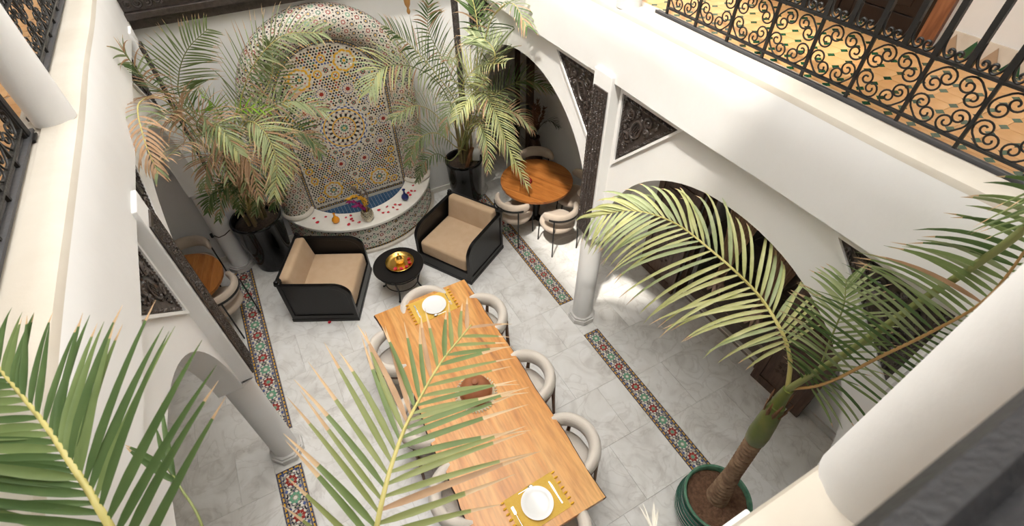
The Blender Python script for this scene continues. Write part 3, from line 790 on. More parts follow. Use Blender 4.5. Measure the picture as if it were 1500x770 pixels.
# panel
ZA = 2.09; RI = .745                                             # spring height, inner half width
B = MB(); n = 40
outl = [(-RI - .02, .40)] + [(-(RI + .02) * cos(PI * k / n), ZA + (RI + .02) * sin(PI * k / n)) for k in range(n + 1)] + [(RI + .02, .40)]
M = Matrix(((1, 0, 0, FX), (0, 0, 1, 0), (0, 1, 0, 0), (0, 0, 0, 1)))
B.prism(outl, PY, YF - .002, 0, M); B.build('panel_bed', mat('grout_cream', (.70, .65, .56), .85), fo, fix=True)
fp = lambda u, v, h: (FX + u, PY - h, v)
B = MB()
def inside_panel(u, v, m):
    if v < ZA: return abs(u) < RI - m and v > .44 + m
    return math.hypot(u, v - ZA) < RI - m
BW = .075
def path_border(off, wd, keys, pitch):
    r = RI - off - wd / 2; L1 = ZA - .45; La = PI * r; tot = 2 * L1 + La; n = int(tot / pitch)
    def at(s):
        if s < L1: return (-r, .45 + s), (1, 0)
        if s < L1 + La:
            a = PI - (s - L1) / r; return (r * cos(a), ZA + r * sin(a)), (-cos(a), -sin(a))
        return (r, .45 + tot - s), (-1, 0)
    for k in range(n):
        (p, d), (q, e) = at(tot * k / n + .001), at(tot * (k + 1) / n - .001)
        h = wd / 2 * .95
        poly = [(p[0] - d[0] * h, p[1] - d[1] * h), (p[0] + d[0] * h, p[1] + d[1] * h), (q[0] + e[0] * h, q[1] + e[1] * h), (q[0] - e[0] * h, q[1] - e[1] * h)]
        mpiece(B, poly, keys[k % len(keys)], fp)
path_border(.0, .012, ['grey', 'white'], .05); path_border(.014, .014, ['navy', 'black'], .028); path_border(.030, .014, ['yellow', 'black'], .018); path_border(.046, .014, ['navy', 'black'], .028); path_border(.062, .011, ['white', 'grey'], .05)
for k, (v, keys, pt) in enumerate(((.445, ['white'], .05), (.458, ['black', 'navy'], .028), (.472, ['yellow', 'black'], .018), (.486, ['black', 'navy'], .028), (.500, ['white', 'grey'], .05))):
    border_row(B, fp, -RI + .075, RI - .075, v, v + .0125, keys, pt)
BW = .082; V0 = .515
ros = []
CXR, CZR = .03, 1.63
def rosette_big(cx, cz):
    r = .035
    mpiece(B, ngon(cx, cz, .014, 8), 'yellow', fp); ring(B, fp, cx, cz, .016, .06, 12, ['mint', 'green'], 'kite', 0, .02)
    ring(B, fp, cx, cz, .045, .072, 12, ['white'], 'kite', PI / 12, .1)
    ring(B, fp, cx, cz, .072, .096, 16, ['red', 'black', 'pink'], 'dot')
    ring(B, fp, cx, cz, .096, .13, 24, ['pink', 'white'], 'kite', 0, .05); ring(B, fp, cx, cz, .122, .146, 24, ['pink', 'black'], 'dot', PI / 24)
    ring(B, fp, cx, cz, .147, .165, 36, ['yellow'], 'trap', 0, .06); ring(B, fp, cx, cz, .167, .212, 36, ['white', 'black'], 'trap', 0, .1)
    ring(B, fp, cx, cz, .205, .232, 36, ['pink', 'cream'], 'dot', PI / 36); ring(B, fp, cx, cz, .230, .262, 36, ['navy', 'white'], 'kite', 0, -.1)
    ring(B, fp, cx, cz, .263, .280, 48, ['yellow'], 'trap', 0, .06); ring(B, fp, cx, cz, .283, .302, 44, ['blue', 'white'], 'trap'); ring(B, fp, cx, cz, .304, .320, 44, ['white', 'blue'], 'trap')
    ros.append((cx, cz, .322))
def rosette_mid(cx, cz, R, cc='red'):
    mpiece(B, ngon(cx, cz, R * .29, 10), cc, fp); ring(B, fp, cx, cz, R * .31, R * .44, 14, ['pink', 'white'], 'trap')
    ring(B, fp, cx, cz, R * .44, R * .62, 14, ['white', 'pink'], 'kite', 0, .02); ring(B, fp, cx, cz, R * .60, R * .80, 16, ['navy', 'blue'], 'dot'); ring(B, fp, cx, cz, R * .78, R * .98, 18, ['white', 'cream'], 'kite', 0, .1); ring(B, fp, cx, cz, R * .92, R * 1.06, 18, ['black'], 'dot', PI / 18)
    ros.append((cx, cz, R * 1.04))
def rosette_small(cx, cz, R, cc='red'):
    mpiece(B, ngon(cx, cz, R * .22, 8), cc, fp); ring(B, fp, cx, cz, R * .25, R * .6, 8, ['black', 'green'] if cc == 'red' else ['red', 'black'], 'dot'); ring(B, fp, cx, cz, R * .6, R * .95, 10, ['white', 'cream'], 'kite', 0, .05)
    ros.append((cx, cz, R * .95))
def rosette_yel(cx, cz, R):
    mpiece(B, ngon(cx, cz, R * .14, 8), 'yellow', fp); ring(B, fp, cx, cz, R * .16, R * .42, 8, ['green', 'dgreen'], 'kite', 0, .05); ring(B, fp, cx, cz, R * .36, R * .6, 8, ['white'], 'kite', PI / 8, .1); ring(B, fp, cx, cz, R * .48, R * .66, 8, ['black', 'red'], 'dot')
    for q in range(8):                                           # scalloped yellow outline
        a = q * PI / 4; c0 = pol(cx, cz, R * .70, a)
        for j in range(5):
            b0, b1 = a - 1.25 + j * .5, a - 1.25 + (j + 1) * .5
            mpiece(B, [pol(*c0, R * .18, b0), pol(*c0, R * .38, b0), pol(*c0, R * .38, b1 - .03), pol(*c0, R * .18, b1 - .03)], 'yellow', fp)
        mpiece(B, ngon(*pol(cx, cz, R * .74, a), R * .10, 6), 'white', fp)
    ros.append((cx, cz, R * 1.05))
def rosette_ring(cx, cz, R):
    mpiece(B, ngon(cx, cz, R * .25, 8), 'red', fp); ring(B, fp, cx, cz, R * .28, R * .6, 8, ['white', 'green'], 'kite', 0, .05); ring(B, fp, cx, cz, R * .64, R * 1.0, 12, ['yellow'], 'trap', 0, .05)
    ros.append((cx, cz, R))
rosette_big(CXR, CZR)
for q in range(14):
    a = q * 2 * PI / 14 + .1; rosette_small(*pol(CXR, CZR, .385, a), .055, 'red' if q % 2 else 'green')
for q in range(10):
    p = pol(CXR, CZR, .555, q * 2 * PI / 10 + PI / 2 + .3)
    if inside_panel(*p, .15) or abs(p[0]) < .56: rosette_mid(*p, .098)
for cx, cz in ((-.36, .72), (.34, .72), (.25, 2.52), (-.34, 2.40)): rosette_yel(cx, cz, .135)
for cx, cz in ((-.06, .66), (.06, .74), (-.11, 2.42), (.10, 2.36), (.56, 2.15), (-.57, 2.15), (.57, .95), (-.57, .95), (.60, 1.12), (-.6, 1.12), (-.02, 2.60), (.56, .62), (-.57, .62)): rosette_ring(cx, cz, .055)
for cx, cz in ((0, 2.45), (-.5, 2.27), (.45, 2.33), (.0, .88)): rosette_small(cx, cz, .06, 'green')
rnd = random.Random(9); p = .038; j = 0; v = V0 + .01
while v < ZA + RI - BW:
    nn = int(2 * RI / p)
    for i in range(nn):
        u = -RI + (i + .5 + .5 * (j % 2)) * p
        if inside_panel(u, v, BW + .004) and v > V0:
            if all((u - a) ** 2 + (v - b) ** 2 > (r + .008) ** 2 for a, b, r in ros):
                mpiece(B, ngon(u, v, p * .37, 6, PI / 6), 'black' if rnd.random() < .74 else rnd.choice(['blue', 'red', 'green', 'yellow']), fp)
            u2, v2 = u + p / 2, v + p * .29
            if inside_panel(u2, v2, BW + .004) and all((u2 - a) ** 2 + (v2 - b) ** 2 > (r + .006) ** 2 for a, b, r in ros):
                mpiece(B, ngon(u2, v2, p * .28, 5, PI / 2), rnd.choice(['white', 'white', 'white', 'yellow', 'white', 'cream']), fp)
    v += p * .866; j += 1
o = B.build('panel_mosaic', list(MC.values()), fo); o['kind'] = 'stuff'
# surround: column, arch, column as one rounded roll, with its own mosaic skin
RC, RR = .925, .19
Ltot = 2 * (ZA - ZR) + PI * RC; L1 = ZA - ZR
def path_c(s):
    if s < L1: return (FX - RC, ZR + s), (-1, 0)
    if s < L1 + PI * RC:
        a = PI - (s - L1) / RC; return (FX + RC * cos(a), ZA + RC * sin(a)), (cos(a), sin(a))
    return (FX + RC, ZR + Ltot - s), (1, 0)
def froll(s, t, h):                                              # t: girth coordinate, 0 = facing the court
    (x, z), o = path_c(s); a = t / RR; r = RR + h
    return (x + o[0] * r * sin(a), PY + .06 - r * cos(a), z + o[1] * r * sin(a))
B = MB(); L = []
for k in range(91):
    s = Ltot * k / 90
    L.append([froll(s, RR * a, 0) for a in [-2.3 + 4.6 * q / 24 for q in range(25)]])
B.loops(L, 0, False, True, True); B.build('arch_surround', groutw, fo, 50, fix=True)
B = MB(); small_field(B, froll, .03, Ltot - .03, -RR * 1.75, RR * 1.75, .098, ['black', 'green', 'red', 'black', 'mint', 'red'])
o = B.build('surround_mosaic', list(MC.values()), fo); o['kind'] = 'stuff'
for sx in (-1, 1):
    B = MB(); B.lathe([(.195, 0), (.222, .012), (.226, .03), (.215, .05), (.2, .06), (.19, .062)], 36, (FX + sx * RC, PY + .045, ZR)); B.build('column_base', stone, fo, 40)

# ------------------------------------------------------------------ items on the fountain rim
def rim_pt(x, y, z=ZR): return atz(x, y, z)
def small_bottle(name, label, px, py, m, s=1.0, prof=None):
    t = thing(name, label, 'bottle', rim_pt(px, py, ZR + .002))
    B = MB(); B.lathe([(r * s, z * s) for r, z in prof], 28); B.build('bottle_body', m, t, 50)
    return t
small_bottle('bud_vase', 'small orange glazed bottle vase on the fountain rim', 493, 325, orangegl, 1, [(.03, 0), (.05, .015), (.056, .045), (.045, .075), (.022, .098), (.014, .125), (.014, .15), (.020, .158), (.012, .158), (.010, .13)])
small_bottle('bud_vase', 'small cobalt blue bottle vase on the fountain rim', 594, 292, bluegl, 1, [(.032, 0), (.052, .018), (.058, .05), (.045, .085), (.020, .11), (.014, .14), (.016, .165), (.026, .185), (.018, .185), (.010, .15)])
sv = thing('silver_vase', 'dimpled silver vase holding dried flowers on the fountain rim', 'vase', rim_pt(540, 321, ZR + .002))
B = MB(); pv = [(.055, 0), (.062, .01), (.078, .05), (.088, .10), (.080, .14), (.062, .165), (.06, .18), (.052, .18), (.055, .16), (.05, .03)]
B.lathe(pv, 32); B.build('vase_body', silverm, sv, 50)
G = MB()
for j in range(6):
    z = .03 + j * .023; r = np.interp(z, [p[1] for p in pv[:5]], [p[0] for p in pv[:5]])
    for k in range(16):
        a = 2 * PI * (k + .5 * (j % 2)) / 16; G.tube([(r * .97 * cos(a), r * .97 * sin(a), z), (r * 1.06 * cos(a), r * 1.06 * sin(a), z)], [.014, .004], 6)
G.build('dimple', silverm, sv, 60)
bq = thing('dried_bouquet', 'magenta and ochre dried flowers in the silver vase', 'flowers', Vector(sv.location) + Vector((0, 0, .05))); bq.scale = (1.35, 1.35, 1.25)
rnd = random.Random(8)
def plume(B, P, r, n=60, ln=.05, wd=.004, mi=0):
    Q = spline(P, 24)
    for k in range(n):
        i = rnd.randrange(6, 24); c = Q[i]; d = Vector((rnd.gauss(0, 1), rnd.gauss(0, 1), rnd.gauss(0, .6))).normalized()
        T = (Q[min(i + 1, 23)] - Q[i - 1]).normalized(); e = c + d * r * rnd.uniform(.5, 1) + T * ln
        B.tube([c, (c + e) / 2 + Vector((0, 0, .005)), e], [wd, wd * 1.3, wd * .3], 4, mi)
    B.tube(Q, .003, 5, mi)
B = MB(); plume(B, [(0, 0, .02), (-.03, -.01, .16), (-.08, .0, .24), (-.14, .01, .27)], .035, 90, .02, .006); plume(B, [(0, 0, .02), (-.02, -.02, .14), (-.05, -.03, .2), (-.1, -.03, .22)], .03, 60, .02, .006); B.build('magenta_plume', purple, bq, 180)
B = MB(); plume(B, [(0, 0, .02), (0, 0, .18), (-.05, .02, .30), (-.14, .02, .30)], .025, 80, .015, .007); plume(B, [(0, 0, .02), (.02, 0, .2), (.0, .01, .26), (-.03, 0, .28)], .03, 60, .015, .007); B.build('ochre_flower', ochre, bq, 180)
B = MB(); plume(B, [(0, 0, .02), (.02, .01, .2), (-.02, .03, .33), (-.06, .04, .40)], .035, 80, .02, .006); plume(B, [(0, 0, .02), (.04, .0, .2), (.05, .02, .3), (.03, .02, .36)], .02, 60, .02, .005); B.build('grey_seed_head', greyfl, bq, 180)
def petal_mesh():
    B = MB(); n = 8
    L = [[(0, 0, .004)] * n]
    for r, z in ((.010, .002), (.018, .005), (.022, .009)):
        L.append([(r * cos(2 * PI * k / n) * 1.15, r * sin(2 * PI * k / n), z + .003 * cos(2 * 2 * PI * k / n)) for k in range(n)])
    B.loops(L, 0, True, False, False); return B.mesh('rose_petal', petalm, 180)
pm = petal_mesh()
def petal(p, label, group):
    o = link('rose_petal', pm, None, p); o.rotation_euler = (random.uniform(-.2, .2), random.uniform(-.2, .2), random.uniform(0, 6)); s = random.uniform(.8, 1.15); o.scale = (s, s, s); tag(o, label, 'petal', group)
for x, y in ((460, 320), (465, 326), (477, 318), (507, 319), (514, 316), (515, 321), (517, 324), (511, 329), (526, 326), (555, 308), (561, 312), (567, 303), (569, 311), (576, 304), (579, 300), (582, 307), (586, 300), (598, 283), (601, 286), (605, 272), (608, 280), (603, 280)):
    petal(rim_pt(x, y, ZR + .001), 'red rose petal lying on the white fountain rim', 'rose petals on the fountain rim')
petal(atz(483, 472, .002), 'red rose petal on the floor in front of the left armchair', None)

# ------------------------------------------------------------------ armchairs
def armchair(label, cx, cy, face):
    """front faces local +x"""
    t = thing('armchair', label, 'armchair', (cx, cy, 0), face, 'black lacquer armchairs by the fountain')
    W, D, H = .92, .86, .72
    R = .20
    prof = [(-D / 2, .05), (D / 2, .05), (D / 2, H - R - .06)] + [(D / 2 - R + R * cos(a), H - R - .02 + R * .9 * sin(a)) for a in [PI / 2 * k / 8 for k in range(9)]] + [(-D / 2, H - .03)]
    for s in (-1, 1):
        M = Matrix(((1, 0, 0, 0), (0, 0, s, s * (W / 2 - .05)), (0, 1, 0, 0), (0, 0, 0, 1)))
        B = MB(); B.prism(prof, .012, .038, 0, M); pnl = B.build('side_panel', lacquer, t, 30, fix=True)
        F = MB(); cen = Vector((0, .36)); ring_o = [Vector(p) for p in prof]; ring_i = []
        for p in ring_o:
            ring_i.append(Vector((max(-D / 2 + .05, min(D / 2 - .05, p.x - .05 * (1 if p.x > 0 else -1) * (1 if abs(p.x) > D / 2 - R else 0))), max(.12, min(p.y - .045, H)) if p.y > .1 else .12)))
        n = len(prof)
        L = []
        for p, q in zip(ring_o, ring_i): L.append([M @ Vector((p.x, p.y, 0)), M @ Vector((p.x, p.y, .05)), M @ Vector((q.x, q.y, .05)), M @ Vector((q.x, q.y, 0))])
        L.append(L[0]); F.loops(L, 0, True, False, False); F.build('side_frame', lacquer, t, 30, .003, fix=True)
    B = MB(); B.box((-D / 2, -W / 2 + .05, .05), (-D / 2 + .04, W / 2 - .05, H)); B.build('back_panel', lacquer, t, None, .008)
    B = MB(); B.box((-D / 2 - .025, -W / 2, H - .04), (-D / 2 + .05, W / 2, H + .012)); B.build('back_rail', lacquer, t, None, .012)
    B = MB()
    B.box((-D / 2 - .01, -W / 2 - .006, 0), (D / 2 + .006, W / 2 + .006, .055)); B.box((D / 2 - .045, -W / 2 + .05, .05), (D / 2, W / 2 - .05, .20)); B.build('plinth', lacquer, t, None, .006)
    for s in (-1, 1):
        B = MB(); B.tube([(-D / 2 + .01, s * (W / 2 - .025), H), (-D / 2 + .01, s * (W / 2 - .025), H + .03), (-D / 2 + .01, s * (W / 2 - .025), H + .045)], [.03, .032, .015], 10); B.build('corner_knob', lacquer, t, 60)
    B = MB(); B.box((-D / 2 + .12, -W / 2 + .07, .20), (D / 2 - .01, W / 2 - .07, .43)); o = B.build('seat_cushion', linen, t, 180, .045); o.modifiers['bevel'].segments = 4
    B = MB(); M = Matrix.Translation((-D / 2 + .10, 0, .54)) @ Matrix.Rotation(-.18, 4, 'Y'); B.cbox((0, 0, 0), (.14, W - .15, .42), 0, M); o = B.build('back_cushion', linen, t, 180, .045); o.modifiers['bevel'].segments = 4
    return t
armchair('black lacquer armchair with tan cushions left of the round coffee table', -.02, 5.13, -.484)
armchair('black lacquer armchair with tan cushions beside the right plant pot', 1.84, 4.98, PI + .536)

# ------------------------------------------------------------------ coffee table and tray
ct = thing('coffee_table', 'round black coffee table between the two armchairs', 'table', (.86, 4.79, 0))
B = MB(); B.lathe([(.30, .435), (.33, .44), (.336, .45), (.33, .46), (.1, .46)], 48); B.build('table_top', lacquer, ct, 40)
B = MB(); B.lathe([(.29, .375), (.30, .375), (.30, .39), (.29, .39), (.29, .375)], 40, cap0=False, cap1=False); B.build('apron_ring', iron, ct, 40)
for k in range(4):
    a = PI / 4 + k * PI / 2 + .25
    P = [(cos(a) * r, sin(a) * r, z) for r, z in ((.29, .437), (.28, .36), (.235, .22), (.215, .12), (.25, .035), (.285, .012))]
    B = MB(); B.tube(spline(P, 20), [.012] * 18 + [.016, .014], 7); B.build('leg', iron, ct, 60)
B = MB(); B.tube([(.225 * cos(2 * PI * k / 32), .225 * sin(2 * PI * k / 32), .17) for k in range(33)], .007, 6, caps=False); B.build('stretcher_ring', iron, ct, 60)
tr = thing('brass_tray', 'round brass tray with raised rim on the black coffee table', 'tray', (.89, 4.80, .461))
B = MB(); B.lathe([(.13, 0), (.155, .006), (.182, .03), (.188, .034), (.184, .037), (.172, .028), (.15, .010), (.12, .007), (.02, .006)], 48); B.build('tray_dish', brass, tr, 50)
tp = thing('sugar_pot', 'engraved gold lidded pot in the brass tray', 'pot', (.895, 4.81, .469))
B = MB(); B.lathe([(.035, 0), (.05, .01), (.062, .035), (.06, .06), (.045, .08), (.04, .085)], 28); B.build('pot_body', gold, tp, 50)
B = MB(); B.lathe([(.044, .085), (.04, .095), (.025, .112), (.01, .125), (.008, .135), (.014, .145), (.010, .158), (.003, .172), (.001, .18)], 24); B.build('pot_lid', brass, tp, 50)
for k in range(5):
    a = -2.4 + k * .62; petal(Vector((.89 + .125 * cos(a), 4.80 + .125 * sin(a), .472)), 'red rose petal in the brass tray', 'rose petals in the brass tray')

# ------------------------------------------------------------------ dining table
TX0, TX1, TY0, TY1 = .305, 1.42, .978, 3.862; TZ = .75
dt = thing('dining_table', 'long honey wood dining table with dark live edges', 'table', ((TX0 + TX1) / 2, (TY0 + TY1) / 2, 0))
hw, hl = (TX1 - TX0) / 2, (TY1 - TY0) / 2
N_ = 44; rnd = random.Random(21)
left = []; right = []
for k in range(N_ + 1):
    y = -hl + 2 * hl * k / N_
    left.append((-hw + .018 * sin(y * 2.3) + .010 * sin(y * 7.1) + rnd.uniform(-.004, .004), y)); right.append((hw + .010 * sin(y * 1.9 + 1) + .006 * sin(y * 6.3) + rnd.uniform(-.003, .003), y))
B = MB(); poly = right + left[::-1]
B.prism(poly, TZ - .055, TZ); 
B.build('table_slab', tablewood, dt, fix=True)
for nm, ed, s in (('live_edge', left, -1), ('live_edge', right, 1)):
    B = MB(); B.loops([[(x, y, TZ - .003), (x + s * .012, y, TZ - .018), (x + s * .010, y, TZ - .04), (x - s * .015, y, TZ - .058), (x - s * .02, y, TZ - .01)] for x, y in ed], 0, True); B.build(nm, bark, dt, 60, fix=True)
for y in (-1.0, 1.0):
    B = MB()
    for s in (-1, 1): B.box((s * .36 - .04, y - .04, 0), (s * .36 + .04, y + .04, TZ - .055))
    B.box((-.4, y - .04, TZ - .10), (.4, y + .04, TZ - .055)); B.box((-.4, y - .04, 0), (.4, y + .04, .04)); B.build('leg', iron, dt, None, .004)

def dining_chair(label, group):
    """local front +y"""
    t = thing('dining_chair', label, 'chair', (0, 0, 0), 0, group)
    def se(rx, ry, z, n=36, e=2.6):
        return [(rx * math.copysign(abs(cos(a)) ** (2 / e), cos(a)), ry * math.copysign(abs(sin(a)) ** (2 / e), sin(a)) + .02, z) for a in [2 * PI * k / n for k in range(n)]]
    B = MB(); B.loops([se(.20, .20, .385), se(.235, .235, .395), se(.25, .25, .43), se(.245, .245, .46), se(.215, .215, .478), se(.12, .12, .486)]); B.build('seat', boucle, t, 180)
    B = MB(); B.loops([se(.215, .215, .365), se(.225, .225, .375), se(.225, .225, .39)]); B.build('seat_frame', walnut, t, 50)
    B = MB(); L = []; n = 40
    for k in range(n + 1):
        u = -1 + 2 * k / n; a = -PI / 2 + u * 1.98; e = 1 - abs(u) ** 6 * .75
        R = .275; cx, cy = R * cos(a), R * sin(a) + .03
        zc = .70 - .045 * abs(u) ** 2; rw, rh = .058 * e, .092 * e * (1 - .22 * abs(u) ** 2)
        L.append([(cx + cos(a) * rw * cos(q), cy + sin(a) * rw * cos(q), zc + rh * sin(q)) for q in [2 * PI * j / 14 for j in range(14)]])
    B.loops(L); B.build('backrest', boucle, t, 180)
    B = MB(); L = []
    for k in range(n + 1):
        u = -1 + 2 * k / n; a = -PI / 2 + u * 1.9; R = .308; zc = .648 - .045 * abs(u) ** 2
        L.append([(r * cos(a), r * sin(a) + .03, z) for r, z in ((R - .02, zc - .03), (R + .014, zc - .03), (R + .018, zc + .012), (R - .0, zc + .02))])
    B.loops(L); B.build('back_rail', walnut, t, 40, fix=True)
    for sx in (-1, 1):
        for sy, top in ((-1, .64), (1, .60)):
            x1, y1 = (.20, -.215) if sy < 0 else (.285, .11)
            B = MB(); B.tube([(sx * .235, sy * .235 + .01, 0), (sx * (x1 * .5 + .23 * .5), (sy * .22 + y1) / 2 + .01, .40), (sx * x1, y1, top)], [.014, .021, .017], 9); B.build('leg', walnut, t, 60)
    return t
G1 = 'cream dining chairs at the long table'
c0 = dining_chair('cream dining chair at the fountain end of the long table', G1)
c0.location = (.87, 3.72, 0); c0.rotation_euler = (0, 0, PI + .06)
for x, y, rz, lb in ((1.37, 3.30, PI / 2 + .12, 'cream dining chair on the column side, nearest the armchairs'),
                     (1.42, 2.36, PI / 2 + .16, 'cream dining chair on the column side, middle of three'),
                     (1.40, 1.54, PI / 2 + .10, 'cream dining chair on the column side, nearest the camera'),
                     (.345, 3.33, -PI / 2 + .2, 'cream dining chair on the left side, nearest the fountain'),
                     (.335, 2.44, -PI / 2 + .05, 'cream dining chair on the left side, half under the palm frond'),
                     (.36, 1.62, -PI / 2 - .05, 'cream dining chair on the left side, nearest the camera'),
                     (.90, .98, .05, 'cream dining chair at the camera end, only its back showing')):
    dup(c0, None, (x, y, 0), rz, lb)

# table settings
def setting(cx, cy, rz, where, px, py):
    t = thing('placemat', 'yellow tasselled cloth placemat at the %s of the table' % where, 'placemat', (cx, cy, TZ + .001), rz, 'yellow placemats')
    B = MB(); B.box((-.24, -.165, 0), (.24, .165, .003)); B.build('cloth', yellowcloth, t)
    for s in (-1, 1):
        for k in range(7):
            B = MB(); y = -.15 + k * .05; B.tube([(s * .24, y, .004), (s * .255, y, .009), (s * .275, y, .006)], [.004, .011, .006], 6); B.build('tassel', tassel, t, 60)
    R = Matrix.Rotation(rz, 4, 'Z')
    def pos(x, y, z): return R @ Vector((x, y, 0)) + Vector((cx, cy, TZ + z))
    t = thing('dinner_plate', 'white round dinner plate on the %s placemat' % where, 'plate', pos(px, py, .004), rz, 'white plates')
    B = MB(); B.lathe([(.075, 0), (.08, .002), (.125, .016), (.137, .02), (.139, .022), (.134, .0225), (.10, .012), (.08, .006), (.01, .006)], 56); B.build('plate_dish', china, t, 50)
    t = thing('fork', 'steel fork on the %s placemat' % where, 'fork', pos(-.20, -.01, .0045), rz)
    B = MB(); B.tube([(0, -.09, .002), (0, 0, .003), (0, .03, .004)], [.006, .004, .004], 6); B.build('fork_handle', steel, t, 60)
    B = MB(); B.box((-.011, .03, .002), (.011, .05, .005))
    for k in range(4): B.box((-.011 + k * .0066, .05, .002), (-.0085 + k * .0066, .095, .005))
    B.build('fork_tines', steel, t)
    t = thing('table_knife', 'steel knife on the %s placemat' % where, 'knife', pos(.185, -.005, .0045), rz)
    B = MB(); B.box((-.008, -.105, 0), (.008, -.01, .006)); B.build('knife_handle', steel, t, None, .002)
    B = MB(); B.prism([(-.008, -.01), (.009, -.01), (.010, .07), (.004, .105), (-.007, .11)], .001, .004); B.build('knife_blade', steel, t)
    t = thing('teaspoon', 'small teaspoon above the plate on the %s placemat' % where, 'spoon', pos(-.03, .145, .0045), rz - PI / 2)
    B = MB(); B.tube([(0, -.07, .003), (0, .03, .004)], .0035, 6); B.build('spoon_handle', steel, t, 60)
    B = MB(); B.loops([[(r * .9 * cos(a), .05 + r * 1.4 * sin(a), z) for a in [2 * PI * k / 14 for k in range(14)]] for r, z in ((.006, .001), (.016, .003), (.019, .007), (.015, .005), (.004, .002))]); B.build('spoon_bowl', steel, t, 60)
setting(.925, 3.655, PI + .0, 'fountain end', -.02, 0)
setting(.87, 1.215, .03, 'camera end', .0, -.0)
tgm = thing('straw_mat', 'round fringed straw mat under the clay tagine', 'mat', (.87, 2.40, TZ + .001))
B = MB(); B.lathe([(.185, 0), (.19, .004), (.185, .008), (.02, .008)], 40)
for k in range(40):
    a = 2 * PI * k / 40; B.tube([(.185 * cos(a), .185 * sin(a), .004), (.20 * cos(a), .20 * sin(a), .009), (.208 * cos(a + .05), .208 * sin(a + .05), .003)], .008, 5)
for r in range(5): B.tube([(.035 * (r + 1) * cos(2 * PI * k / 30), .035 * (r + 1) * sin(2 * PI * k / 30), .008) for k in range(31)], .006, 5, caps=False)
B.build('mat_weave', wicker, tgm, 60)
tg = thing('tagine_pot', 'brown clay tagine pot on the straw mat mid table', 'pot', (.87, 2.40, TZ + .016))
B = MB(); B.lathe([(.10, 0), (.15, .02), (.165, .05), (.163, .062), (.15, .062)], 40); B.build('tagine_base', terracotta, tg, 50)
B = MB(); B.lathe([(.156, .062), (.158, .068), (.14, .12), (.105, .165), (.06, .195), (.03, .205), (.028, .215), (.036, .232), (.02, .245), (.004, .247)], 40); B.build('tagine_lid', terracotta, tg, 50)

# ------------------------------------------------------------------ round aisle tables and chairs
def plank_disc(t, r, z0, z1, n, m):
    for i in range(n):
        a, b = -r + 2 * r * i / n + .0008, -r + 2 * r * (i + 1) / n - .0008
        P = []
        for k in range(9):
            x = a + (b - a) * k / 8; P.append((x, -math.sqrt(max(r * r - x * x, 0))))
        Q = [(x, -y) for x, y in P][::-1]
        B = MB(); B.prism([p for i2, p in enumerate(P + Q) if i2 == 0 or (Vector(p) - Vector((P + Q)[i2 - 1])).length > 1e-5], z0, z1); B.build('plank', m, t)
def round_table(label, x, y, r, rz):
    t = thing('round_table', label, 'table', (x, y, 0), rz)
    plank_disc(t, r, .715, .752, 8, roundwood)
    B = MB(); B.lathe([(.045, .05), (.045, .715)], 20); B.lathe([(.16, .70), (.16, .715)], 24); B.build('pedestal', iron, t, 40)
    for k in range(3):
        B = MB(); a = k * 2 * PI / 3 + .4; M = Matrix.Rotation(a, 4, 'Z'); B.loops([[M @ Vector(p) for p in ((x_, -.03, 0), (x_, .03, 0), (x_, .03, h), (x_, -.03, h))] for x_, h in ((.02, .09), (.38, .035))]); B.build('foot', iron, t, fix=True)
    return t
round_table('round amber plank table under the right arch', 3.22, 5.16, .54, .5)
round_table('round amber plank table in the left aisle', -1.62, 5.52, .49, -.2)
db = thing('trinket_dish', 'small dark red lidded dish on the right round table', 'dish', (3.05, 5.19, .752))
B = MB(); B.lathe([(.05, 0), (.085, .012), (.092, .03), (.086, .034), (.07, .03), (.03, .034), (.012, .045), (.006, .05)], 32); B.build('dish_body', maroon, db, 50)
def bistro_chair(label, group):
    t = thing('bistro_chair', label, 'chair', (0, 0, 0), 0, group)
    def se(rx, ry, z, n=36, e=2.2): return [(rx * math.copysign(abs(cos(a)) ** (2 / e), cos(a)), ry * math.copysign(abs(sin(a)) ** (2 / e), sin(a)), z) for a in [2 * PI * k / n for k in range(n)]]
    B = MB(); B.loops([se(.20, .19, .375), se(.24, .23, .385), se(.255, .245, .42), se(.25, .24, .455), se(.22, .21, .472), se(.1, .1, .478)]); B.build('seat', boucle2, t, 180)
    B = MB(); L = []; n = 40
    for k in range(n + 1):
        u = -1 + 2 * k / n; a = -PI / 2 + u * 1.45; e = (1 - abs(u) ** 5) ** .5 * .9 + .1; R = .262
        rw, rh = .045 * e, .088 * e; cx, cy = R * cos(a), R * sin(a) + .01
        L.append([(cx + cos(a) * rw * cos(q), cy + sin(a) * rw * cos(q), .665 + .012 * abs(u) + rh * sin(q)) for q in [2 * PI * j / 14 for j in range(14)]])
    B.loops(L); B.build('backrest', boucle2, t, 180)
    B = MB(); L = []
    for k in range(21):
        u = -1 + 2 * k / 20; a = -PI / 2 + u * .95
        L.append([(r * cos(a), r * sin(a) + .01, z) for r, z in ((.305, .655), (.313, .655), (.313, .685), (.305, .685))])
    B.loops(L); B.build('back_band', iron, t, 40, fix=True)
    for sx in (-1, 1):
        B = MB(); B.tube([(sx * .21, -.245, 0), (sx * .205, -.235, .67)], .010, 7); B.build('leg', iron, t, 60)
        B = MB(); B.tube([(sx * .205, .19, 0), (sx * .195, .175, .40)], .010, 7); B.build('leg', iron, t, 60)
    return t
b0 = bistro_chair('beige bistro chair at the right round table, beside the armchair', 'beige bistro chairs at the round tables')
def face(px, py, tx, ty): return math.atan2(ty - py, tx - px) - PI / 2
TRX, TRY = 3.22, 5.16
b0.location = (2.76, 5.0, 0); b0.rotation_euler = (0, 0, face(2.76, 5.0, 3.4, 5.35))
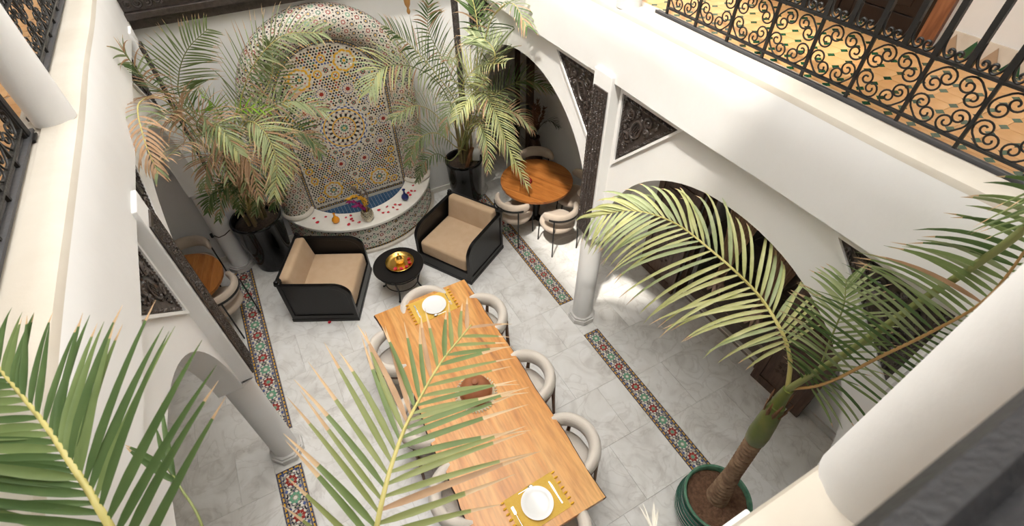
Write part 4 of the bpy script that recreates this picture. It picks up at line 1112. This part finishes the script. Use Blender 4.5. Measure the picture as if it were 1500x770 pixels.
for x, y, lb, c in ((3.20, 4.52, 'beige bistro chair at the right round table, on the column side', (TRX, TRY)), (3.72, 4.92, 'beige bistro chair at the right round table, against the outer wall', (TRX, TRY)), (3.55, 5.72, 'beige bistro chair at the right round table, deepest in the aisle', (TRX, TRY)),
                    (-1.30, 5.28, 'beige bistro chair at the left round table, nearest the courtyard', (-1.62, 5.52)), (-1.52, 6.12, 'beige bistro chair at the left round table, against the end wall', (-1.62, 5.52)), (-2.1, 5.2, 'beige bistro chair at the left round table, behind the arch', (-1.62, 5.52))):
    dup(b0, None, (x, y, 0), face(x, y, *c), lb)
# dried arrangement
fv = thing('floor_vase', 'tall dark vase of dried plumes in the right aisle', 'vase', (3.86, 6.30, 0))
B = MB(); B.lathe([(.10, 0), (.14, .1), (.15, .3), (.12, .5), (.08, .62), (.095, .68), (.08, .68), (.06, .6)], 28); B.build('vase_body', mat('brown_vase', (.07, .03, .02), .5), fv, 50)
fb = thing('dried_plumes', 'brown pampas and dark dried palm leaves in the floor vase', 'flowers', (3.86, 6.30, .6))
rnd = random.Random(31); B = MB()
for k in range(7):
    a = rnd.uniform(0, 6.28); r = rnd.uniform(.02, .14)
    plume(B, [(0, 0, 0), (r * .4 * cos(a), r * .4 * sin(a), .25), (r * cos(a), r * sin(a), .45), (r * 1.3 * cos(a), r * 1.3 * sin(a), .62)], .05, 60, .05, .006)
B.build('pampas_plume', pampasm, fb, 180)

# ------------------------------------------------------------------ palm fronds
WOB = random.Random(77)
def leaflet_geo(base, d0, side_up, ln, wd, droop, tipmi, mi, segs=7, curl=0.0):
    """tapered V-folded leaflet as points: returns MB"""
    B = MB(); p = Vector(base); d = d0.normalized(); step = ln / segs; L = []
    for k in range(segs + 1):
        t = k / segs
        w_ = wd * (.35 + .65 * min(1, t / .18)) * (1 - t ** B_tip[1]) ** .9 + .0008
        s = d.cross(side_up)
        if s.length < 1e-4: s = Vector((1, 0, 0))
        s.normalize(); u = s.cross(d).normalized()
        L.append((p - s * w_ * .5 + u * w_ * .22, p.copy(), p + s * w_ * .5 + u * w_ * .22))
        d = (d + Vector((0, 0, -1)) * droop * (t + .15) / segs * 2 + s * curl / segs).normalized()
        p = p + d * step
    for a in range(segs):
        m = tipmi if (a + .5) / segs > B_tip[0] else mi
        B.add([*L[a], *L[a + 1]], [(0, 1, 4, 3), (1, 2, 5, 4)], m)
    return B
B_tip = [.9, 2.6]
def frond(parent, P, n, lmax, wd, up, mats, rr=(.012, .003), s0=.15, droop=.5, ang=(1.15, .5), indiv=False, tip=.88, dryp=0.0, rmat=None, lift=.25, lens=None, drymul=1.0, jit=.08, bigdroop=0, skew=(1, 1), asym=0.0, taper=2.6):
    B_tip[1] = taper
    """P rachis control points; n leaflets a side; up the upper-face normal; mats: list of leaf materials"""
    up = Vector(up).normalized(); Q = spline(P, 60)
    R = MB(); R.tube(Q, [rr[0] + (rr[1] - rr[0]) * (k / 59) ** .8 for k in range(60)], 6)
    fr = R.build('frond', rmat or rachm, parent, 60)
    allm = list(mats) + [lf_dry, lf_tip]; J = MB()
    for sd in (-1, 1):
        for k in range(n):
            u = s0 + (1 - s0) * (k + .5 + .25 * sd * .5) / n; u = min(u, .995)
            f_ = u * 59; i = min(int(f_), 58); q = Q[i].lerp(Q[i + 1], f_ - i); T = (Q[min(i + 1, 59)] - Q[max(i - 1, 0)]).normalized()
            S_ = T.cross(up).normalized() * sd; U = S_.cross(T).normalized() * sd
            t = (u - s0) / (1 - s0); a = ang[0] + (ang[1] - ang[0]) * t + asym * sd + WOB.uniform(-jit, jit)
            d = T * cos(a) + S_ * sin(a) + U * (lift + WOB.uniform(-jit, jit) * .6)
            if lens: ln = lmax * np.interp(t, *lens)
            else: ln = lmax * (.45 + .55 * min(1, t / .25)) * (1 - .62 * max(0, (t - .45) / .55) ** 1.4)
            ln *= WOB.uniform(.9, 1.08) * skew[0 if sd < 0 else 1]
            dry = WOB.random() < dryp
            mi = len(mats) if dry else WOB.randrange(len(mats))
            B_tip[0] = tip + WOB.uniform(-.12, .06)
            dr = droop * WOB.uniform(.75, 1.3) + (bigdroop if dry else 0)
            B = leaflet_geo(q, d, U, ln, wd * WOB.uniform(.85, 1.1) * (drymul if dry else 1), dr, len(mats) + 1, mi, 8 if indiv else 6, WOB.uniform(-.15, .15))
            if indiv:
                B.build('leaflet', allm, fr, 180)
            else:
                o = len(J.v); J.v.extend(B.v); J.f.extend([tuple(x + o for x in f) for f in B.f]); J.m.extend(B.m)
    if not indiv: J.build('leaflets', allm, fr, 180)['kind'] = 'stuff'
    return fr
def pot(t, prof, m, n=48, rim=None):
    B = MB(); B.lathe(prof, n, cap1=False); B.build('pot', m, t, 40)

# --- tall palm in the ribbed green pot
tpalm = thing('potted_palm', 'tall palm with ringed trunk in a ribbed green pot', 'palm', (2.37, .54, 0))
prof = [(.20, 0), (.235, .01)]
for k in range(9):
    z = .03 + k * .046; r = .265 + .05 * sin(PI * (k + .5) / 10)
    prof += [(r - .010, z), (r + .004, z + .012), (r + .005, z + .03), (r - .010, z + .044)]
prof += [(.285, .46), (.29, .475), (.292, .495)]
pot(tpalm, prof, greenpot, 56)
B = MB(); B.lathe([(.288, .485), (.298, .495), (.296, .512), (.278, .512), (.268, .50), (.265, .44)], 56, cap0=False, cap1=False); B.build('pot_rim', greenrim, tpalm, 50)
B = MB(); L = []
rnd = random.Random(4)
for r in (.27, .22, .15, .08, .02): L.append([(r * cos(2 * PI * k / 28), r * sin(2 * PI * k / 28), .455 + .012 * rnd.uniform(-1, 1) + .02 * (1 - r / .27)) for k in range(28)])
B.loops(L, 0, True, False, True); B.build('soil', soil, tpalm, 180)
prof = []; z = .44; k = 0
while z < 1.52:
    r = .095 - .032 * min(1, (z - .44) / .5); prof += [(r - .008, z), (r + .005, z + .030), (r + .003, z + .040)]; z += .05; k += 1
def lean(z): return Vector((.02 + .05 * (z - .45) / 1.8, .01 + .08 * (z - .45) / 1.8, 0))
B = MB(); B.loops([[(lean(z).x + r * cos(2 * PI * q / 22), lean(z).y + r * sin(2 * PI * q / 22), z + .006 * sin(q)) for q in range(22)] for r, z in prof]); B.build('trunk', trunkm, tpalm, 50)
B = MB(); B.loops([[(lean(z).x + r * cos(2 * PI * q / 22), lean(z).y + r * sin(2 * PI * q / 22), z) for q in range(22)] for r, z in ((.060, 1.50), (.074, 1.52), (.079, 1.62), (.072, 1.78), (.062, 1.92), (.052, 2.0))]); B.build('crownshaft', shaftm, tpalm, 60)
B = MB()
for k in range(9):
    a = k * .75; l_ = lean(1.95); r = .053; B.loops([[(l_.x + (r + j * .012) * cos(a + w2), l_.y + (r + j * .012) * sin(a + w2), 1.86 + j * .09 + .02 * (k % 3) * j) for w2 in (-.4 * (1 - j * .45), .4 * (1 - j * .45))] + [(l_.x + (r + j * .012 + .006) * cos(a), l_.y + (r + j * .012 + .006) * sin(a), 1.86 + j * .09)] for j in range(3)])
B.build('husk', huskm, tpalm, 180, fix=True)
NODE = Vector((2.44, .63, 2.22)); base = Vector((2.37, .54, 0))
B = MB(); l2 = lean(2.0); B.tube([(l2.x, l2.y, 1.94), (l2.x + .005, l2.y + .01, 2.08), (.068, .086, 2.2)], [.05, .044, .034], 12); B.build('crown_sheath', shaftm, tpalm, 60)
Lc = lambda pts: [Vector(p) - base for p in pts]
NL = NODE - Vector((0, 0, .03))
frond(tpalm, Lc([NL, atz(1157, 525, 2.42), atz(1142, 480, 2.58), aty(1105, 425, 1.15), aty(1040, 365, 1.52), aty(985, 325, 1.86), aty(925, 308, 2.14), aty(868, 318, 2.42)]), 38, .58, .027, (-.45, -.55, .75), [lf_lime, lf_lime, lf_pale], (.017, .003), .2, .9, (1.22, .5), True, .93, .01, rachy, .22, skew=(1.25, .95), asym=-.22)
frond(tpalm, Lc([NL, atx(1207, 562, 2.44), atx(1290, 522, 2.42), atx(1362, 487, 2.38), atx(1439, 442, 2.33), atx(1500, 369, 2.28), atx(1560, 270, 2.2)]), 42, .54, .026, (-.75, -.3, .45), [lf_mid, lf_dark, lf_sage], (.012, .004), .10, .5, (1.32, .9), True, .92, .02, racho, .15)
frond(tpalm, Lc([NL, atx(1250, 510, 2.42), atx(1350, 440, 2.34), atx(1430, 387, 2.24), atx(1500, 335, 2.12), atx(1640, 200, 1.9), atx(1720, 60, 1.7)]), 18, .42, .026, (-.5, -.3, .8), [lf_mid, lf_dark], (.024, .012), .68, .4, (1.1, .6), True, .9, 0, rachm, .2)
frond(tpalm, Lc([NL, atx(1195, 545, 2.44), atx(1215, 500, 2.45), atx(1235, 450, 2.47), atx(1240, 410, 2.5)]), 22, .34, .020, (-.8, -.4, .3), [lf_pale, lf_mid], (.010, .003), .15, .4, (1.1, .6), True, .93, 0, rachm, .1)

# --- palm below the camera: two big fronds reach into the frame
fpalm = thing('potted_palm', 'big palm whose fronds spread below the camera over the table', 'palm', (-.42, .36, 0)); fb_ = Vector((-.42, .36, 0))
B = MB(); B.lathe([(.20, 0), (.26, .1), (.29, .4), (.31, .48), (.28, .48), (.26, .42), (.02, .42)], 40); B.build('pot', blackpot, fpalm, 40)
B = MB(); B.tube(spline([(0, 0, .42), (.03, .02, 1.4), (.0, -.02, 2.4), (0, 0, 3.1)], 30), [.09 - .002 * k + .004 * (k % 2) for k in range(30)], 14); B.build('trunk', trunkm, fpalm, 50)
CR = Vector((-.42, .36, 3.06)); Lf = lambda pts: [Vector(p) - fb_ for p in pts]
frond(fpalm, Lf([CR, CR + Vector((-.03, .02, .35)), atz(230, 880, 3.85), atz(161, 770, 4.0), atz(127, 713, 4.05), atz(99, 671, 4.08), atz(70, 627, 4.09), atz(31, 578, 4.09), atz(2, 543, 4.08), atz(-25, 505, 4.05)]), 27, .50, .024, (-.1, -.25, 1), [lf_dark, lf_dark, lf_mid], (.014, .0035), .24, .10, (.88, .55), True, .95, .0, rachy, .10, asym=-.02, lens=([0, .3, .55, .8, 1], [.90, .80, .60, .42, .32]), taper=1.7)
frond(fpalm, Lf([CR, CR + Vector((.06, .04, .3)), atz(535, 860, 3.6), atz(552, 770, 3.68), atz(569, 696, 3.71), atz(591, 632, 3.70), atz(613, 587, 3.68), atz(648, 528, 3.63), atz(690, 476, 3.55)]), 25, .46, .021, (.0, -.25, 1), [lf_olive, lf_olive, lf_mid], (.013, .0035), .20, .12, (1.15, .62), True, .74, .10, rachy, .10, asym=.16, taper=1.7)
frond(fpalm, Lf([CR, CR + Vector((-.12, -.05, .3)), (-.75, .2, 3.6), (-.85, .15, 3.5)]), 14, .35, .026, (0, 0, 1), [lf_dark], (.014, .004), .3, .4, (1.1, .6), False)
frond(fpalm, Lf([CR, CR + Vector((.0, .03, .3)), atz(330, 900, 3.62), atz(296, 770, 3.75), atz(265, 715, 3.78), atz(239, 676, 3.78)]), 2, .26, .017, (0, -.2, 1), [lf_dark], (.006, .003), .80, .1, (.4, .15), True, .97, 0, rachm, .05)

frond(fpalm, Lf([CR, CR + Vector((.15, .0, .2)), atz(640, 960, 3.15), atz(850, 880, 3.0), atz(950, 800, 2.95), atz(957, 772, 2.94)]), 4, .12, .007, (0, -.2, 1), [lf_bleach], (.008, .002), .9, .1, (.4, .2), False, 1.5, 0, lf_bleach)

# --- bushy palm in the left black pot
lpalm = thing('potted_palm', 'bushy palm with dry brown fronds in left black pot', 'palm', (-.6, 6.22, 0)); lb_ = Vector((-.6, 6.22, 0))
pot(lpalm, [(.22, 0), (.25, .015), (.275, .2), (.30, .5), (.318, .78), (.33, .80), (.335, .83), (.325, .845), (.305, .84), (.295, .80), (.29, .72)], blackpot)
B = MB(); B.lathe([(.292, .74), (.2, .755), (.05, .765)], 28); B.build('soil', darksoil, lpalm, 180)
rnd = random.Random(12)
for k in range(9):
    a = rnd.uniform(0, 6.28); r = rnd.uniform(.03, .15); B = MB(); B.tube(spline([(r * cos(a), r * sin(a), .74), (r * 1.3 * cos(a), r * 1.3 * sin(a), 1.2), (r * 1.5 * cos(a), r * 1.5 * sin(a), 1.7)], 10), [.024 - .0012 * i for i in range(10)], 7); B.build('stem', mat('palm_cane', (.19, .17, .07), .7, col2=(.25, .17, .09), cscale=12) if k == 0 else bpy.data.materials['palm_cane'], lpalm, 60)
LC = Vector((-.6, 6.2, 1.35)); Ll = lambda pts: [Vector(p) - lb_ for p in pts]
def fY(pts):
    out = []
    for x, y, Y in pts:                                          # keep the fronds on the courtyard side of the arcades
        p = aty(x, y, Y)
        if p.z > 2.3 and (p.x > 2.5 or p.x < -.8): p = aty(x, y, Y * (2.5 / p.x if p.x > 0 else -.8 / p.x))
        out.append(p)
    return out
LF = [ # control points (px,py,Y), n, length, mats, dry, droop, up
 ([(322, 200, 6.05), (268, 150, 6.0), (262, 110, 5.95), (275, 72, 5.85), (305, 42, 5.7)], 26, .42, [lf_sage, lf_mid], .0, .25, (.1, -.9, .4)),
 ([(345, 200, 6.0), (352, 150, 5.9), (372, 95, 5.75), (415, 52, 5.55), (475, 48, 5.3)], 28, .42, [lf_pale, lf_sage], .06, .45, (-.1, -.6, .8)),
 ([(315, 215, 6.0), (260, 150, 5.8), (215, 118, 5.6), (180, 75, 5.4)], 22, .36, [lf_dark, lf_sage], .3, .5, (0, -.6, .8)),
 ([(310, 225, 6.0), (245, 150, 5.7), (205, 150, 5.5), (210, 200, 5.35), (232, 255, 5.25)], 24, .25, [lf_dry, lf_dry, lf_sage], .6, .7, (0, -.5, .6)),
 ([(330, 230, 5.95), (290, 190, 5.7), (300, 170, 5.6), (322, 200, 5.4), (335, 260, 5.3)], 26, .36, [lf_pale, lf_sage, lf_dry], .35, .6, (0, -.5, .8)),
 ([(350, 225, 5.95), (360, 180, 5.7), (385, 190, 5.5), (405, 235, 5.35), (402, 285, 5.25)], 32, .36, [lf_lime, lf_pale, lf_pale], .05, .4, (.1, -.7, .7)),
 ([(350, 215, 6.0), (385, 165, 5.8), (430, 148, 5.7), (478, 165, 5.6)], 26, .32, [lf_sage, lf_pale], .25, .55, (0, -.5, .8)),
 ([(360, 225, 6.0), (405, 190, 5.8), (445, 195, 5.7), (470, 225, 5.6)], 24, .30, [lf_sage, lf_dark], .2, .5, (0, -.5, .8)),
 ([(330, 240, 5.9), (300, 215, 5.6), (270, 210, 5.4), (240, 235, 5.3)], 22, .32, [lf_dry, lf_sage], .5, .7, (0, -.5, .8)),
 ([(345, 240, 5.9), (345, 215, 5.6), (365, 235, 5.4), (380, 290, 5.3)], 22, .30, [lf_dry, lf_pale], .5, .6, (0, -.5, .8)),
 ([(350, 270, 6.1), (330, 265, 5.9), (310, 285, 5.8), (305, 310, 5.75)], 20, .22, [lf_dark, lf_mid], .1, .4, (0, -.5, .8)),
 ([(365, 290, 6.1), (350, 262, 5.95), (340, 270, 5.8), (345, 300, 5.75)], 20, .22, [lf_dark, lf_sage], .1, .4, (0, -.5, .8)),
 ([(375, 290, 6.1), (395, 260, 5.95), (405, 275, 5.85), (400, 305, 5.8)], 20, .22, [lf_dark, lf_sage], .1, .4, (0, -.5, .8)),
 ([(352, 290, 5.95), (338, 268, 5.8), (326, 285, 5.75), (320, 322, 5.7)], 20, .22, [lf_dark, lf_sage, lf_mid], .15, .5, (0, -.5, .8)),
 ([(380, 290, 5.95), (386, 262, 5.8), (382, 278, 5.75), (374, 312, 5.7)], 20, .22, [lf_dark, lf_sage], .15, .5, (0, -.5, .8)),
 ([(364, 285, 5.95), (356, 255, 5.75), (352, 270, 5.7), (352, 312, 5.65)], 20, .22, [lf_sage, lf_mid, lf_dark], .15, .5, (0, -.5, .8)),
 ([(340, 235, 5.95), (312, 190, 5.6), (322, 185, 5.4), (350, 225, 5.25)], 26, .32, [lf_pale, lf_lime, lf_sage], .12, .5, (0, -.5, .8)),
 ([(355, 270, 6.05), (345, 235, 5.75), (352, 240, 5.6), (362, 285, 5.5)], 22, .26, [lf_sage, lf_pale, lf_dry], .25, .5, (0, -.5, .8)),
 ([(370, 270, 6.1), (385, 245, 5.85), (398, 250, 5.75), (408, 290, 5.7)], 20, .24, [lf_sage, lf_mid], .15, .5, (0, -.5, .8)),
 ([(340, 250, 6.0), (318, 225, 5.7), (305, 235, 5.55), (300, 275, 5.5)], 22, .28, [lf_sage, lf_dry], .4, .5, (0, -.5, .8)),
 ([(330, 190, 6.0), (320, 165, 5.8), (310, 150, 5.7), (295, 140, 5.6)], 14, .22, [lf_bright, lf_mid], 0, .2, (0, -.6, .8)),
 ([(340, 190, 6.0), (345, 170, 5.8), (362, 158, 5.7), (395, 163, 5.6)], 8, .18, [lf_bright], 0, .2, (0, -.6, .8)),
 ([(330, 210, 5.95), (275, 180, 5.6), (250, 165, 5.4), (215, 190, 5.2)], 22, .32, [lf_sage, lf_dry], .4, .6, (0, -.5, .8)),
 ([(340, 215, 6.05), (390, 130, 6.0), (400, 95, 5.95), (395, 60, 5.9)], 22, .32, [lf_sage, lf_mid], .0, .25, (.1, -.9, .4)),
 ([(350, 240, 5.9), (385, 220, 5.6), (410, 215, 5.5), (430, 250, 5.4)], 22, .30, [lf_sage, lf_dry], .35, .6, (0, -.5, .8)),
]
for i, (pts, n, ln, ms, dry, dr, up) in enumerate(LF):
    frond(lpalm, Ll([(-.6 + .06 * sin(i * 2.1), 6.2 + .05 * cos(i * 2.1), .95), *fY(pts)]), int(n * 1.15), ln * 1.1, .019, up, ms, (.011, .003), .30, dr, (1.1, .5), i in (0, 1, 5), .85, dry, rachy if i % 2 else rachm, .2, bigdroop=.5)

# --- palm in the right black pot
rpalm = thing('potted_palm', 'pale green arching palm in the right black pot', 'palm', (2.5, 6.2, 0)); rb_ = Vector((2.5, 6.2, 0))
pot(rpalm, [(.21, 0), (.24, .015), (.255, .2), (.27, .5), (.282, .70), (.295, .72), (.298, .75), (.29, .765), (.27, .76), (.262, .72), (.26, .64)], blackpot)
B = MB(); B.lathe([(.262, .66), (.2, .67), (.05, .68)], 28); B.build('soil', darksoil, rpalm, 180)
for k in range(8):
    a = rnd.uniform(0, 6.28); r = rnd.uniform(.02, .13); B = MB(); B.tube(spline([(r * cos(a), r * sin(a), .66), (r * 1.2 * cos(a), r * 1.2 * sin(a), 1.15), (r * 1.3 * cos(a) - .05, r * 1.3 * sin(a), 1.7)], 10), [.022 - .001 * i for i in range(10)], 7); B.build('stem', bpy.data.materials['palm_cane'], rpalm, 60)
B = MB(); M = Matrix.Translation((.04, -.12, .80)) @ Matrix.Rotation(.35, 4, 'Y'); B.cbox((0, 0, 0), (.055, .04, .42), 0, M); B.build('wooden_stake', walnut, rpalm, None, .004)
RF = [
 ([(668, 175, 5.9), (645, 125, 5.75), (605, 98, 5.6), (560, 100, 5.45), (540, 135, 5.35)], 30, .46, [lf_pale, lf_pale, lf_lime], .02, .6, (-.1, -.6, .8)),
 ([(690, 150, 5.9), (712, 115, 5.75), (725, 85, 5.6), (715, 62, 5.5), (690, 52, 5.35)], 26, .42, [lf_pale, lf_sage], .0, .55, (-.3, -.6, .7)),
 ([(690, 160, 5.8), (705, 135, 5.5), (725, 165, 5.2), (745, 215, 5.0), (772, 272, 4.85)], 36, .34, [lf_lime, lf_pale, lf_lime], .04, .45, (.2, -.6, .8)),
 ([(672, 160, 5.9), (640, 110, 5.8), (605, 70, 5.75), (565, 38, 5.7)], 26, .38, [lf_dark, lf_sage], .05, .5, (-.1, -.5, .8)),
 ([(680, 150, 6.0), (650, 90, 6.0), (628, 45, 5.95), (628, 5, 5.9)], 24, .34, [lf_dark, lf_mid], .12, .5, (0, -.8, .6)),
 ([(690, 150, 6.0), (705, 80, 5.9), (722, 25, 5.8), (750, 5, 5.6), (772, 40, 5.4)], 26, .36, [lf_sage, lf_dark], .2, .6, (0, -.6, .8)),
 ([(695, 170, 5.9), (725, 140, 5.75), (765, 118, 5.6), (805, 130, 5.45)], 24, .32, [lf_dark, lf_sage], .1, .5, (0, -.5, .8)),
 ([(668, 215, 6.0), (640, 195, 5.9), (612, 205, 5.8), (598, 240, 5.75)], 22, .28, [lf_sage, lf_mid], .1, .5, (0, -.5, .8)),
 ([(690, 185, 5.8), (720, 165, 5.6), (755, 165, 5.4), (780, 190, 5.3)], 22, .30, [lf_pale, lf_dry], .35, .6, (0, -.5, .8)),
 ([(665, 200, 5.9), (635, 165, 5.7), (605, 155, 5.55), (575, 175, 5.45)], 22, .30, [lf_pale, lf_sage], .1, .5, (0, -.5, .8)),
 ([(680, 180, 5.8), (672, 150, 5.6), (660, 155, 5.45), (650, 195, 5.35)], 24, .28, [lf_pale, lf_sage], .1, .5, (0, -.5, .8)),
 ([(690, 140, 5.9), (680, 100, 5.8), (668, 85, 5.65), (655, 90, 5.5)], 20, .28, [lf_pale, lf_lime], .05, .5, (0, -.5, .8)),
 ([(660, 235, 6.1), (640, 225, 6.0), (620, 240, 5.95), (612, 265, 5.95)], 18, .20, [lf_sage, lf_dark], .1, .5, (0, -.5, .8)),
 ([(690, 170, 5.7), (678, 128, 5.5), (700, 98, 5.35), (742, 92, 5.2)], 24, .34, [lf_pale, lf_lime], .05, .55, (-.2, -.6, .7)),
 ([(690, 190, 5.8), (700, 150, 5.5), (690, 140, 5.35), (668, 175, 5.2)], 24, .30, [lf_pale, lf_lime], .05, .55, (-.2, -.6, .7)),
 ([(695, 130, 6.1), (700, 60, 6.1), (695, 10, 6.05), (680, -30, 6.0)], 22, .32, [lf_mid, lf_dark], .1, .4, (0, -.8, .5)),
 ([(688, 200, 5.8), (700, 180, 5.5), (712, 205, 5.3), (715, 250, 5.2)], 22, .26, [lf_pale, lf_lime], .1, .4, (0, -.5, .8)),
]
for i, (pts, n, ln, ms, dry, dr, up) in enumerate(RF):
    frond(rpalm, [Vector(p) - rb_ for p in [(2.5 + .06 * sin(i * 2.1), 6.2 + .05 * cos(i * 2.1), .9), *fY(pts)]], int(n * 1.15), ln * 1.08, .019, up, ms, (.011, .003), .30, dr, (1.1, .5), i in (0, 1, 2), .88, dry, rachy if i % 2 else rachm, .2, bigdroop=.4)
# dark dried palm leaves in the aisle vase
for a, r in ((2.6, .42), (-1.0, .33), (3.4, .3), (1.25, .3)):
    frond(fb, [(0, 0, 0), (r * .3 * cos(a), r * .3 * sin(a), .3), (r * .8 * cos(a), r * .8 * sin(a), .45), (r * 1.3 * cos(a), r * 1.3 * sin(a), .38)], 10, .16, .014, (0, 0, 1), [darkleaf], (.006, .002), .4, .4, (1.0, .5), False, 1.2, 0, darkleaf, .1)

# ------------------------------------------------------------------ hanging lantern finial
hl_ = thing('hanging_lantern', 'turned brass finial of a lantern hanging before the fountain wall', 'lantern', tuple(aty(599, 21, 5.0)))
B = MB(); B.lathe([(.004, 0), (.014, .012), (.018, .03), (.012, .05), (.010, .06), (.026, .09), (.032, .13), (.024, .17), (.012, .20), (.012, .22), (.03, .235), (.034, .25)], 20); B.build('finial', copper, hl_, 60)
B = MB(); B.lathe([(.034, .25), (.12, .33), (.16, .45), (.16, .7), (.12, .8), (.03, .9)], 12); B.build('lantern_body', brass, hl_, 20)
B = MB(); B.tube([(0, 0, .9), (0, 0, 6.6 - hl_.location.z)], .008, 6); B.build('chain', brass, hl_)
